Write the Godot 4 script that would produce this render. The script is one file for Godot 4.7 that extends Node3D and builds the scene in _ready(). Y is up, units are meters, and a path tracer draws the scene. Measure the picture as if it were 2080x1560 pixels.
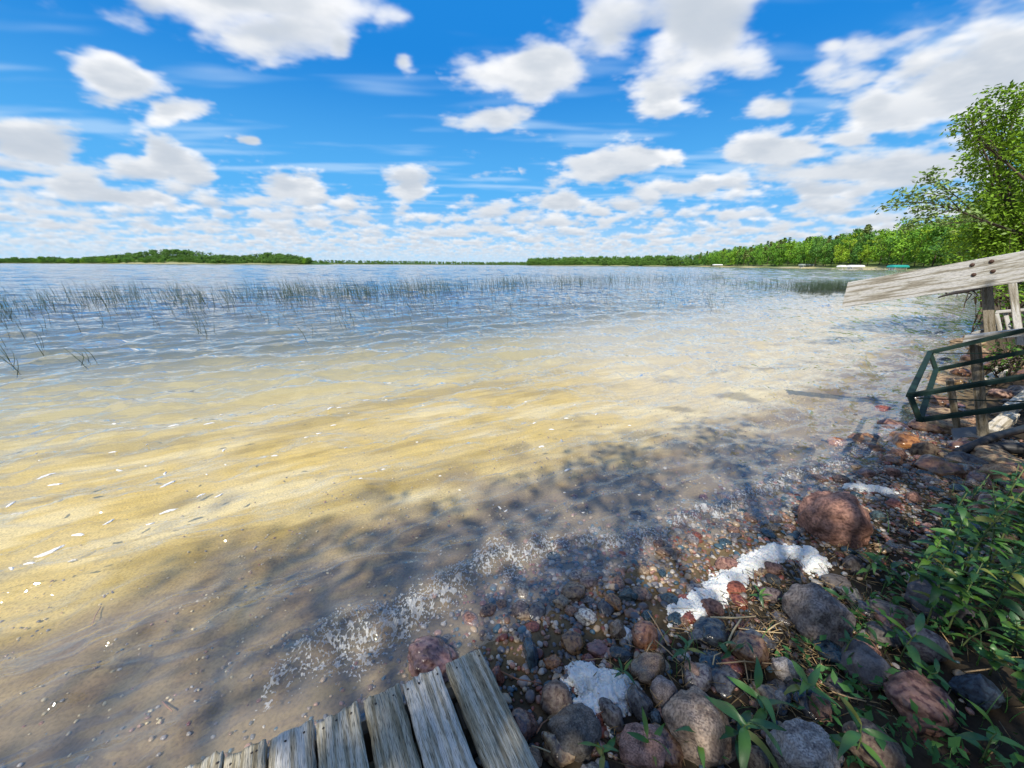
extends Node3D
# A stony lake shore in summer: camera, sky and sun first, then ground, water, far shores, near trees, timber, rocks, plants and small things.

const EYE := Vector3(0, 1.6, 0)
const PITCH := 17.24
const ROLL := 0.25
const F := 780.0
const SUN_TO := Vector3(-0.35, 1.0, 0.8)

var right := Vector3.RIGHT
var up := Vector3.UP
var ahead := Vector3.FORWARD
var rng := RandomNumberGenerator.new()
var na := FastNoiseLite.new()
var nb := FastNoiseLite.new()
var nc := FastNoiseLite.new()
var nr := FastNoiseLite.new()
var used := {}
var M := {}
var shore_x := PackedFloat32Array([-60, -20, -6, -2.2, -0.6, 0.0, 1.05, 2.75, 4.1, 6.3, 9.6, 15.4, 50, 105, 150, 172, 189, 214, 303, 420])
var shore_z := PackedFloat32Array([16, 6.5, 2.2, 0.3, -0.8, -1.36, -1.83, -2.62, -3.45, -5.1, -7.7, -12.8, -42, -94, -145, -173, -232, -341, -684, -1100])
var shore_m := PackedFloat32Array()

# ---------------------------------------------------------------- helpers
func lin(r: float, g: float, b: float) -> Color:
	return Color(r, g, b).linear_to_srgb()

func numbered(called: String) -> String:
	if not used.has(called):
		used[called] = 0
		return called
	used[called] += 1
	return "%s_%03d" % [called, used[called]]

func tag(o: Node, label := "", category := "", group := "", kind := "") -> Node:
	if label: o.set_meta("label", label)
	if category: o.set_meta("category", category)
	if group: o.set_meta("group", group)
	if kind: o.set_meta("kind", kind)
	return o

func base(called: String, where: Vector3, turn := 0.0) -> Node3D:
	var o := Node3D.new()
	o.name = numbered(called)
	add_child(o)
	o.position = where
	o.rotation.y = turn
	return o

func put(called: String, mesh: Mesh, m: Material, parent: Node = null) -> MeshInstance3D:
	var o := MeshInstance3D.new()
	o.name = numbered(called) if parent == null else called
	o.mesh = mesh
	o.material_override = m
	if parent == null: add_child(o)
	else: parent.add_child(o, true)
	return o

func copy_of(o: Node3D) -> Node3D:
	var c := o.duplicate()
	c.name = numbered(str(o.name).rstrip("_0123456789"))
	add_child(c)
	return c

func at(px: float, py: float, depth: float) -> Vector3:
	return EYE + (ahead + right * ((px - 1040.0) / F) + up * ((780.0 - py) / F)) * depth

func depth_of(p: Vector3) -> float:
	return (p - EYE).dot(ahead)

func ground(px: float, py: float, lift := 0.0) -> Vector3:
	var d := ahead + right * ((px - 1040.0) / F) + up * ((780.0 - py) / F)
	var t := 0.6
	for i in 400:
		var p := EYE + d * t
		var gap := p.y - lift - land(p.x, p.z)
		if gap < 0.004: break
		t += maxf(gap * 0.45, 0.004)
	return EYE + d * t

func on_water(px: float, py: float, y := 0.0) -> Vector3:
	var d := ahead + right * ((px - 1040.0) / F) + up * ((780.0 - py) / F)
	return EYE + d * ((y - EYE.y) / d.y)

func mat(c: Color, rough := 0.8, spec := 0.5) -> StandardMaterial3D:
	var m := StandardMaterial3D.new()
	m.albedo_color = c
	m.roughness = rough
	m.metallic_specular = spec
	return m

func noise(seed_: int, freq: float, oct := 3, kind := FastNoiseLite.TYPE_SIMPLEX_SMOOTH, fractal := FastNoiseLite.FRACTAL_FBM) -> FastNoiseLite:
	var n := FastNoiseLite.new()
	n.seed = seed_
	n.frequency = freq
	n.noise_type = kind
	n.fractal_type = fractal
	n.fractal_octaves = oct
	return n

func tex(n: FastNoiseLite, size: int, stops := [], normal := false, strength := 4.0) -> NoiseTexture2D:
	var t := NoiseTexture2D.new()
	t.width = size
	t.height = size
	t.seamless = true
	t.noise = n
	if normal:
		t.as_normal_map = true
		t.bump_strength = strength
	if stops:
		var g := Gradient.new()
		var offs := PackedFloat32Array()
		var cols := PackedColorArray()
		for s in stops:
			offs.append(s[0])
			cols.append(s[1])
		g.offsets = offs
		g.colors = cols
		t.color_ramp = g
	return t

func grey(v: float) -> Color:
	return Color(v, v, v)

func smooth(a: float, b: float, x: float) -> float:
	return smoothstep(a, b, x)

# ---------------------------------------------------------------- terrain
func shore_at(x: float) -> float:
	var n := shore_x.size()
	if x <= shore_x[0]: return shore_z[0]
	if x >= shore_x[n - 1]: return shore_z[n - 1]
	var i := 0
	while x > shore_x[i + 1]: i += 1
	var w := shore_x[i + 1] - shore_x[i]
	var t := (x - shore_x[i]) / w
	var t2 := t * t
	var t3 := t2 * t
	return (2 * t3 - 3 * t2 + 1) * shore_z[i] + (t3 - 2 * t2 + t) * w * shore_m[i] + (3 * t2 - 2 * t3) * shore_z[i + 1] + (t3 - t2) * w * shore_m[i + 1]

func inland(x: float, z: float) -> float:
	# metres landward of the waterline (negative out in the lake)
	var gap := z - shore_at(x)
	var w := clampf(absf(gap) * 0.6, 0.3, 40.0)
	var slope := (shore_at(x + w) - shore_at(x - w)) / (2.0 * w)
	if absf(gap) > 1.0 and absf(gap) < 80.0: gap = z - lerpf(shore_at(x), (shore_at(x + w * 0.5) + shore_at(x - w * 0.5)) * 0.5, smooth(1.0, 3.0, absf(gap)))
	return gap / sqrt(1.0 + slope * slope)

func land(x: float, z: float) -> float:
	var s := inland(x, z)
	var h := 0.0
	if s >= 0.0:
		h = 0.10 * s + 0.14 * maxf(0.0, s - 0.9) + 0.16 * maxf(0.0, s - 1.8)
		if h > 2.2: h = 2.2 + (h - 2.2) * 0.12
		if s > 14.0: h += minf(5.0, (s - 14.0) * 0.09)
		h += 0.02 * nb.get_noise_2d(x * 2.2, z * 2.2) * minf(1.0, s * 3.0)
	else:
		h = 0.085 * s
		if s < -4.0: h = -0.34 + (s + 4.0) * 0.05
		if s < -16.0: h = -0.94 + (s + 16.0) * 0.03
		h = maxf(h, -3.5)
	return h

func cuts(near_lo: float, near_hi: float, step: float, far_: float, ratio: float) -> PackedFloat32Array:
	var a := PackedFloat32Array()
	var lows := []
	var w := step
	var v := near_lo
	while v > -far_:
		w *= ratio
		v -= w
		lows.append(v)
	lows.reverse()
	for q in lows: a.append(q)
	v = near_lo
	while v < near_hi:
		a.append(v)
		v += step
	w = step
	while v < far_:
		a.append(v)
		w *= ratio
		v += w
	a.append(far_)
	return a

func sheet(v: PackedVector3Array, uv: PackedVector2Array, col: PackedColorArray, idx: PackedInt32Array) -> ArrayMesh:
	var arrays := []
	arrays.resize(Mesh.ARRAY_MAX)
	arrays[Mesh.ARRAY_VERTEX] = v
	if uv.size(): arrays[Mesh.ARRAY_TEX_UV] = uv
	if col.size(): arrays[Mesh.ARRAY_COLOR] = col
	arrays[Mesh.ARRAY_INDEX] = idx
	var st := SurfaceTool.new()
	st.create_from_arrays(arrays)
	st.generate_normals()
	return st.commit()

func build_ground() -> void:
	var xs := cuts(-5.5, 6.0, 0.036, 6000.0, 1.11)
	var zs := cuts(-7.0, 1.2, 0.03, 6000.0, 1.11)
	var v := PackedVector3Array()
	var col := PackedColorArray()
	var idx := PackedInt32Array()
	var nx := xs.size()
	var nz := zs.size()
	for j in nz:
		var z := zs[j]
		for i in nx:
			var x := xs[i]
			var s := inland(x, z)
			var h := land(x, z)
			var fine := absf(x) < 9.0 and z > -11.0 and z < 2.0
			var c := Color(0.1, 0.1, 0.06)
			if s < 0.6:
				var pat := nb.get_noise_2d(x * 1.3 + 40.0, z * 1.3)
				var sand := Color(0.57, 0.41, 0.085).lerp(Color(0.58, 0.44, 0.15), smooth(-0.4, 0.5, pat))
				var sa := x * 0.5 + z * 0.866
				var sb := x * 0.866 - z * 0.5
				var band := na.get_noise_2d(sa * 0.75 + 3.0, sb * 0.24) + 0.5 * na.get_noise_2d(sa * 2.6, sb * 0.8 + 50.0)  # amber and pale bands put wave-bent light into the sand colour
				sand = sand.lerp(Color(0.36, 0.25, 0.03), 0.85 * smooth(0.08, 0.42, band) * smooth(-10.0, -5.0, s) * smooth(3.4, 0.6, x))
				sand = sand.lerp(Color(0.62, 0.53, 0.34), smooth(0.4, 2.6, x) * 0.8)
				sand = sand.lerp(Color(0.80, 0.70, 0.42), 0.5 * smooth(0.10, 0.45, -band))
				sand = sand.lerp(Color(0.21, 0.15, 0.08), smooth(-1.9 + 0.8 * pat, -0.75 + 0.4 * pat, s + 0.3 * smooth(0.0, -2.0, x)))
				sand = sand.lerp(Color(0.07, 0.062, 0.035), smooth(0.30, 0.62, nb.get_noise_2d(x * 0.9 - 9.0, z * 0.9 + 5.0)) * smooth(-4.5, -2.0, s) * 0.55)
				c = sand.lerp(Color(0.43, 0.37, 0.17).lerp(Color(0.47, 0.43, 0.30), smooth(-0.5, 2.5, x)), smooth(-3.0, -7.5, s))  # lakeward pallor of scattering water and mirrored cloud, put into the bed colour
				c = c.lerp(Color(0.09, 0.115, 0.085), smooth(-7.0 + 1.5 * pat, -13.5, s))
				c = c.lerp(Color(0.012, 0.03, 0.05), smooth(-13.0, -40.0, s))  # bed colour darkened lakeward, standing in for light lost in deep water
			if s > -0.15:
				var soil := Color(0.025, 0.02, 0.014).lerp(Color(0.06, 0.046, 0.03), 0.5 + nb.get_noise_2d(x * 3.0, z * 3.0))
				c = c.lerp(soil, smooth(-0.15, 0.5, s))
				if s > 6.0: c = c.lerp(Color(0.05, 0.09, 0.022), smooth(6.0, 12.0, s))
				if x > 70.0: c = Color(0.13, 0.19, 0.045)
			if fine and s < 0.3:
				var ph := s * 46.0 + 5.0 * nb.get_noise_2d(x * 0.9, z * 0.9) + 2.0 * nb.get_noise_2d(x * 4.0, z * 4.0)
				h += (0.0055 * sin(ph) + 0.0025 * sin(ph * 2.0 + 1.0)) * smooth(0.0, -1.2, s)
				h += 0.012 * nb.get_noise_2d(x * 5.0, z * 5.0) * smooth(-2.0, -0.3, s)
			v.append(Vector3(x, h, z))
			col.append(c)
	for j in nz - 1:
		for i in nx - 1:
			var a := j * nx + i
			idx.append_array([a, a + 1, a + nx, a + 1, a + nx + 1, a + nx])
	var m := mat(Color.WHITE, 0.9, 0.3)
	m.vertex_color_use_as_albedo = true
	m.albedo_texture = tex(noise(71, 0.06, 4), 512, [[0.0, grey(0.72)], [0.45, grey(0.93)], [0.75, grey(1.0)], [1.0, Color(1.0, 0.97, 0.9)]])
	m.uv1_triplanar = true
	m.uv1_world_triplanar = true
	m.uv1_scale = Vector3(1.6, 1.6, 1.6)
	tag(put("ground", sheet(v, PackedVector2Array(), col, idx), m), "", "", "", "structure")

# ---------------------------------------------------------------- water
func wave(x: float, z: float, cell: float, s: float) -> float:
	var a := x * 0.5 + z * 0.866
	var b := x * 0.866 - z * 0.5
	var calm := smooth(0.1, -1.1, s)
	var h := 0.0
	if cell < 0.5:
		var ph := a * 3.9 + 1.9 * na.get_noise_2d(a * 0.5, b * 0.22) * 3.0
		var patch := 0.55 + 0.9 * na.get_noise_2d(a * 0.35 + 60.0, b * 0.4)
		var cr := 0.5 + 0.5 * sin(ph)
		h += 0.12 * maxf(0.0, patch) * (cr * cr - 0.35) * smooth(0.5, 0.2, cell)
	h += 0.075 * na.get_noise_2d(a * 1.6 + 9.0, b * 0.62) * smooth(0.42, 0.12, cell)
	if cell < 0.2:
		h += 0.046 * na.get_noise_2d(a * 4.6, b * 1.7 + 31.0) * smooth(0.2, 0.06, cell)
		h += 0.007 * na.get_noise_2d(a * 13.0 + 5.0, b * 5.2) * smooth(0.1, 0.035, cell)
	if cell > 0.06:
		# farther out only the longer waves can be told apart: pass from each length to the next
		var lev := maxf(0.0, log(cell * 4.0 / 0.8) / log(2.0))
		var k0 := floorf(lev)
		for k in 2:
			var long_ := 0.8 * pow(2.0, k0 + k)
			var share := (lev - k0) if k == 1 else 1.0 - (lev - k0)
			h += minf(0.6, 0.072 * long_) * share * na.get_noise_2d(a / long_ + 11.0 * (k0 + k), b / long_ * 0.4) * smooth(0.06, 0.25, cell)
	h *= calm
	if s > -1.2 and s < 0.4 and cell < 0.2:
		var k := s + 0.27 + 0.17 * smooth(0.4, -0.5, x) + 0.16 * na.get_noise_2d(b * 0.9, 77.0) + 0.05 * na.get_noise_2d(b * 4.0, 7.0)
		var crest := exp(-k * k / (0.0022 if k > 0.0 else 0.02))
		h += 0.055 * crest * (0.65 + 0.6 * na.get_noise_2d(b * 1.3, 140.0)) + crest * 0.012 * na.get_noise_2d(a * 22.0, b * 22.0)
	return h

func build_water() -> void:
	var cols := 520
	var rows := 860
	var v := PackedVector3Array()
	var uv := PackedVector2Array()
	var keep := PackedByteArray()
	var idx := PackedInt32Array()
	var r := 0.55
	var ratio := pow(6000.0 / 0.55, 1.0 / (rows - 1))
	for j in rows:
		var cell := r * (ratio - 1.0)
		for i in cols:
			var g := deg_to_rad(lerpf(-112.0, 90.0, i / (cols - 1.0)))
			var x := r * sin(g)
			var z := -r * cos(g)
			var s := inland(x, z)
			var y := 0.0
			if r < 2600.0: y = wave(x, z, maxf(cell, minf(r, 60.0) * 0.0068), s)
			v.append(Vector3(x, y, z))
			uv.append(Vector2((x * 0.866 - z * 0.5) / 9.0, (x * 0.5 + z * 0.866) / 3.2))
			keep.append(1 if s < 0.5 + r * 0.02 else 0)
		r *= ratio
	for j in rows - 1:
		for i in cols - 1:
			var a := j * cols + i
			if keep[a] and keep[a + 1] and keep[a + cols]:
				idx.append_array([a, a + cols, a + 1, a + 1, a + cols, a + cols + 1])
	var m := mat(lin(0.80, 0.83, 0.82), 0.02, 0.5)
	m.metallic = 0.06
	m.albedo_color.a = 0.03
	m.transparency = BaseMaterial3D.TRANSPARENCY_ALPHA
	m.normal_enabled = true
	m.normal_texture = tex(noise(5, 0.012, 3, FastNoiseLite.TYPE_SIMPLEX_SMOOTH), 1024, [], true, 9.0)
	m.normal_scale = 0.6
	tag(put("water", sheet(v, uv, PackedColorArray(), idx), m), "", "", "", "structure")

# ---------------------------------------------------------------- sky
var blobs := []
var sky_rows := []
var sky_first := 0
var sky_w := 0
var sky_h := 0
var sky_c0 := 0
var sky_step := 1
var n3 := FastNoiseLite.new()
var ncir := FastNoiseLite.new()

func sky_color(d: Vector3) -> Color:
	var y := maxf(d.y, 0.012)
	var el := rad_to_deg(asin(clampf(d.y, -1.0, 1.0)))
	var blue := Color(0.40, 0.66, 0.90).lerp(Color(0.10, 0.43, 0.86), smooth(0.0, 9.0, el))
	blue = blue.lerp(Color(0.015, 0.225, 0.67), smooth(7.0, 24.0, el))
	blue = blue.lerp(Color(0.004, 0.15, 0.56), smooth(25.0, 80.0, el))
	var flat_ := Vector2(d.x, d.z) / y
	# thin high streaks
	var ci := ncir.get_noise_2d(flat_.x * 0.5 + flat_.y * 0.22, flat_.y * 1.9)
	blue = blue.lerp(Color(0.62, 0.79, 0.95), smooth(0.02, 0.6, ci) * 0.42 * smooth(3.0, 9.0, el) * smooth(40.0, 12.0, el))
	var cov := lerpf(0.0, -0.80, smooth(7.0, 12.5, el)) - 0.10 * smooth(1.0, 5.0, el)
	var wide := n3.get_noise_2d(flat_.x * 0.33 + 300.0, flat_.y * 0.33)
	if d.z < -0.25:
		var u := d.x / -d.z
		var w := d.y / -d.z
		for b in blobs:
			var q: float = pow((u - b[0]) / b[2], 2.0) + pow((w - b[1]) / b[3], 2.0)
			if q < 2.25: cov = maxf(cov, lerpf(0.42, -0.66, sqrt(q) / 1.5) + b[4] * 0.75)
	if el > 30.0 or d.z > -0.5:
		cov = maxf(cov, lerpf(cov, -0.10 + 1.2 * wide, maxf(smooth(28.0, 36.0, el), smooth(-0.5, -0.2, d.z))))
	var through := 1.0
	var sum := Color(0, 0, 0)
	var steps := 18
	var sun := SUN_TO.normalized() * 0.13
	var grain := 1.0 - 0.25 * smooth(14.0, 4.0, el)
	for i in steps:
		var hh := (i + 0.5) / steps
		var t := (1.0 + 0.40 * hh) / y
		var p := d * t
		p.x *= 0.8
		p *= grain
		var n := n3.get_noise_3d(p.x * 1.25, p.y * 2.6, p.z * 1.25) * 1.75
		var round_ := minf(1.0, hh * 5.0) * (1.0 - pow(hh, 1.6))
		var dens := cov + n - (1.0 - round_) * 0.55
		if dens > 0.0:
			var p2 := p + sun * grain
			var n2 := n3.get_noise_3d(p2.x * 1.25, p2.y * 2.6, p2.z * 1.25) * 1.75
			var over := maxf(0.0, cov + n2 - (1.0 - round_) * 0.55)
			var lit := exp(-over * 2.3) * (lerpf(0.20, 0.42, smooth(10.0, 20.0, el)) + 0.72 * hh)
			var c := Color(0.50, 0.56, 0.64).lerp(Color(0.92, 0.925, 0.935), clampf(lit * 1.45, 0.0, 1.0))
			var al := 1.0 - exp(-dens * smooth(-0.05, 0.45, dens) * lerpf(2.4, 1.25, smooth(13.0, 24.0, el)))
			sum += c * (through * al)
			through *= 1.0 - al
			if through < 0.02: break
	var far_ := exp(-0.022 / y * 1.0)
	var cloud := sum + blue * through
	var out := blue.lerp(cloud, clampf(0.35 + far_, 0.0, 1.0))
	out.a = 1.0
	return out

func sky_dir(c: float, r: float) -> Vector3:
	var az := c / sky_w * TAU
	var el := PI / 2.0 - (r + 0.5) / sky_h * PI
	return Vector3(sin(az) * cos(el), sin(el), -cos(az) * cos(el))

func sky_row(k: int) -> void:
	var out := PackedFloat32Array()
	var r := sky_first + k * sky_step
	var half := sky_c0
	var c := -half
	while c < half:
		var q := sky_color(sky_dir(c + 0.5 * sky_step, r))
		out.append(q.r)
		out.append(q.g)
		out.append(q.b)
		c += sky_step
	sky_rows[k] = out

func sky_part(first: int, count: int, half: int, step: int) -> Image:
	sky_first = first
	sky_c0 = half
	sky_step = step
	sky_rows.clear()
	sky_rows.resize(count)
	var id := WorkerThreadPool.add_group_task(sky_row, count, 4, true)
	WorkerThreadPool.wait_for_group_task_completion(id)
	var all := PackedFloat32Array()
	for q in sky_rows: all.append_array(q)
	return Image.create_from_data(half * 2 / step, count, false, Image.FORMAT_RGBF, all.to_byte_array())

func make_sky() -> Image:
	n3 = noise(23, 0.95, 6)
	n3.fractal_gain = 0.56
	ncir = noise(91, 0.8, 4)
	# where the cloud masses stand, as directions
	for b in [[470, -5, 290, 95, 0.25], [560, 60, 150, 70, 0.2], [690, 90, 40, 50, -0.1], [255, 160, 105, 75, 0.1], [340, 225, 70, 40, 0.0], [820, 35, 85, 50, -0.05], [818, 125, 28, 30, -0.1], [1000, 70, 35, 30, -0.25],
			[1090, 130, 140, 70, 0.12], [1240, 70, 130, 90, 0.15], [1420, 60, 150, 110, 0.35], [1340, 200, 80, 70, 0.1], [1010, 245, 85, 34, 0.05], [1200, 330, 100, 50, 0.1], [1320, 310, 90, 45, 0.1],
			[1690, 90, 50, 34, -0.25], [1960, 160, 230, 110, 0.55], [2060, 110, 150, 100, 0.5], [1800, 215, 130, 70, 0.35], [1590, 220, 60, 45, -0.05], [1580, 300, 130, 48, 0.12], [1740, 285, 110, 32, 0.0], [1850, 345, 200, 40, 0.2],
			[1420, 385, 150, 32, 0.15], [1680, 390, 120, 25, 0.1], [60, 310, 140, 50, 0.2], [345, 325, 130, 46, 0.2], [150, 375, 70, 26, 0.2], [600, 378, 80, 30, 0.15], [825, 380, 70, 34, 0.15], [515, 284, 32, 14, 0.0], [1125, 415, 80, 32, 0.15], [280, 400, 110, 25, 0.15], [960, 400, 40, 14, -0.1]]:
		var d: Vector3 = ahead + right * ((b[0] - 1040.0) / F) + up * ((780.0 - b[1]) / F)
		var d2: Vector3 = ahead + right * ((b[0] + b[2] - 1040.0) / F) + up * ((780.0 - b[1]) / F)
		var d3: Vector3 = ahead + right * ((b[0] - 1040.0) / F) + up * ((780.0 - b[1] + b[3]) / F)
		blobs.append([d.x / -d.z, d.y / -d.z, absf(d2.x / -d2.z - d.x / -d.z), absf(d3.y / -d3.z - d.y / -d.z), b[4]])
	sky_w = 3072
	sky_h = 1536
	var whole := sky_part(0, sky_h / 16, sky_w / 2, 8)          # the whole upper sky, coarse
	whole.resize(sky_w, sky_h / 2, Image.INTERPOLATE_CUBIC)
	var near := sky_part(sky_h / 2 - 345, 345, 525, 1)          # finer where there is detail to see
	var im := Image.create_empty(sky_w, sky_h, false, Image.FORMAT_RGBF)
	im.fill(Color(0.10, 0.13, 0.12))
	# column 0 faces -z: the coarse part is turned half round
	im.blit_rect(whole, Rect2i(sky_w / 2, 0, sky_w / 2, sky_h / 2), Vector2i(0, 0))
	im.blit_rect(whole, Rect2i(0, 0, sky_w / 2, sky_h / 2), Vector2i(sky_w / 2, 0))
	im.blit_rect(near, Rect2i(525, 0, 525, 345), Vector2i(0, sky_h / 2 - 345))
	im.blit_rect(near, Rect2i(0, 0, 525, 345), Vector2i(sky_w - 525, sky_h / 2 - 345))
	return im

# ---------------------------------------------------------------- shapes
func tube(st: SurfaceTool, pts: Array, radii: Array, sides := 6) -> void:
	var prev := []
	var n := pts.size()
	var side := Vector3.ZERO
	for i in n:
		var dir: Vector3 = (pts[mini(i + 1, n - 1)] - pts[maxi(i - 1, 0)]).normalized()
		if i == 0: side = dir.cross(Vector3.UP if absf(dir.y) < 0.9 else Vector3.RIGHT).normalized()
		side = (side - dir * side.dot(dir)).normalized()
		var other := dir.cross(side)
		var ring := []
		for k in sides:
			var g := TAU * k / sides
			ring.append(pts[i] + (side * cos(g) + other * sin(g)) * radii[i])
		if i > 0:
			for k in sides:
				var l := (k + 1) % sides
				for q in [prev[k], ring[k], prev[l], prev[l], ring[k], ring[l]]: st.add_vertex(q)
		else:
			for k in range(1, sides - 1):
				for q in [ring[0], ring[k], ring[k + 1]]: st.add_vertex(q)
		prev = ring
	for k in range(1, sides - 1):
		for q in [prev[0], prev[k + 1], prev[k]]: st.add_vertex(q)

func tubes(list: Array, sides := 6, round_ := true) -> ArrayMesh:
	var st := SurfaceTool.new()
	st.begin(Mesh.PRIMITIVE_TRIANGLES)
	st.set_smooth_group(0 if round_ else -1)
	for t in list: tube(st, t[0], t[1], sides)
	st.index()
	st.generate_normals()
	return st.commit()

func bar(st: SurfaceTool, a: Vector3, b: Vector3, w: Vector3, t: Vector3, bevel := 0.004) -> void:
	# a beam from a to b whose section spans the vectors w and t, with broken edges
	var along := (b - a).normalized()
	var wn := w.normalized()
	var tn := t.normalized()
	var hw := w.length() / 2.0
	var ht := t.length() / 2.0
	var e := minf(bevel, minf(hw, ht) * 0.6)
	var ring := [[hw - e, ht], [-hw + e, ht], [-hw, ht - e], [-hw, -ht + e], [-hw + e, -ht], [hw - e, -ht], [hw, -ht + e], [hw, ht - e]]
	if wn.cross(tn).dot(along) > 0.0: ring.reverse()
	var ra := []
	var rb := []
	for q in ring:
		ra.append(a + wn * q[0] + tn * q[1])
		rb.append(b + wn * q[0] + tn * q[1])
	var round_ := 0.0
	var far_ := a.distance_to(b)
	for k in 8:
		var l := (k + 1) % 8
		var wide: float = ra[k].distance_to(ra[l])
		var u0 := round_ / 0.16 + a.x
		var u1 := (round_ + wide) / 0.16 + a.x
		var corners := [ra[k], rb[l], rb[k], ra[k], ra[l], rb[l]]
		var uvs := [Vector2(u0, 0), Vector2(u1, far_ / 1.9), Vector2(u0, far_ / 1.9), Vector2(u0, 0), Vector2(u1, 0), Vector2(u1, far_ / 1.9)]
		for q in 6:
			st.set_uv(uvs[q])
			st.add_vertex(corners[q])
		round_ += wide
	st.set_uv(Vector2(0.3, 0.4))
	for k in range(1, 7):
		for q in [ra[0], ra[k + 1], ra[k]]: st.add_vertex(q)
		for q in [rb[0], rb[k], rb[k + 1]]: st.add_vertex(q)

func beam(a: Vector3, b: Vector3, w: Vector3, t: Vector3, bevel := 0.004) -> ArrayMesh:
	var st := SurfaceTool.new()
	st.begin(Mesh.PRIMITIVE_TRIANGLES)
	st.set_smooth_group(-1)
	bar(st, a, b, w, t, bevel)
	st.generate_normals()
	return st.commit()

var ico := {}
func icosphere(level: int) -> Array:
	if ico.has(level): return ico[level]
	var g := (1.0 + sqrt(5.0)) / 2.0
	var v: Array[Vector3] = []
	for q in [[-1, g, 0], [1, g, 0], [-1, -g, 0], [1, -g, 0], [0, -1, g], [0, 1, g], [0, -1, -g], [0, 1, -g], [g, 0, -1], [g, 0, 1], [-g, 0, -1], [-g, 0, 1]]:
		v.append(Vector3(q[0], q[1], q[2]).normalized())
	var f := PackedInt32Array([0, 11, 5, 0, 5, 1, 0, 1, 7, 0, 7, 10, 0, 10, 11, 1, 5, 9, 5, 11, 4, 11, 10, 2, 10, 7, 6, 7, 1, 8, 3, 9, 4, 3, 4, 2, 3, 2, 6, 3, 6, 8, 3, 8, 9, 4, 9, 5, 2, 4, 11, 6, 2, 10, 8, 6, 7, 9, 8, 1])
	for k in level:
		var mids := {}
		var nf := PackedInt32Array()
		for i in range(0, f.size(), 3):
			var m := []
			for e in 3:
				var p := f[i + e]
				var q := f[i + (e + 1) % 3]
				var key := mini(p, q) * 100000 + maxi(p, q)
				if not mids.has(key):
					mids[key] = v.size()
					v.append((v[p] + v[q]).normalized())
				m.append(mids[key])
			nf.append_array([f[i], m[0], m[2], f[i + 1], m[1], m[0], f[i + 2], m[2], m[1], m[0], m[1], m[2]])
		f = nf
	var idx := PackedInt32Array()
	for i in range(0, f.size(), 3): idx.append_array([f[i], f[i + 2], f[i + 1]])
	ico[level] = [v, idx]
	return ico[level]

func stone(seed_: int, level: int, angular := 0.0, lump := 0.22) -> ArrayMesh:
	# a unit stone: a bumpy ball with some flat faces worn on it
	var ball := icosphere(level)
	rng.seed = seed_ * 7919 + 13
	var planes := []
	for k in int(3 + angular * 8):
		planes.append([Vector3(rng.randfn(), rng.randfn(), rng.randfn()).normalized(), rng.randf_range(0.62, 0.92) - angular * 0.12])
	var off := Vector3(rng.randf() * 90.0, rng.randf() * 90.0, rng.randf() * 90.0)
	var verts := PackedVector3Array()
	for p: Vector3 in ball[0]:
		var q := p
		for pl in planes:
			var over: float = q.dot(pl[0]) - pl[1]
			if over > 0.0: q -= pl[0] * over * (0.55 + 0.4 * angular)
		var n := nr.get_noise_3dv(p * 0.9 + off) * lump + nr.get_noise_3dv(p * 3.0 + off) * 0.05 + nr.get_noise_3dv(p * 9.0 + off) * 0.016
		verts.append(q * (1.0 + n))
	return sheet(verts, PackedVector2Array(), PackedColorArray(), ball[1])

# ---------------------------------------------------------------- far trees
func leaf_quad(v: PackedVector3Array, col: PackedColorArray, idx: PackedInt32Array, p: Vector3, n: Vector3, size: float, c: Color) -> void:
	var a := n.cross(Vector3(rng.randfn(), rng.randfn(), rng.randfn())).normalized()
	var b := n.cross(a).normalized()
	var k := v.size()
	v.append(p + a * size)
	v.append(p + b * size * 0.62 + n * size * 0.15)
	v.append(p - a * size)
	v.append(p - b * size * 0.62 + n * size * 0.15)
	for i in 4: col.append(c)
	idx.append_array([k, k + 1, k + 2, k, k + 2, k + 3])

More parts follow.
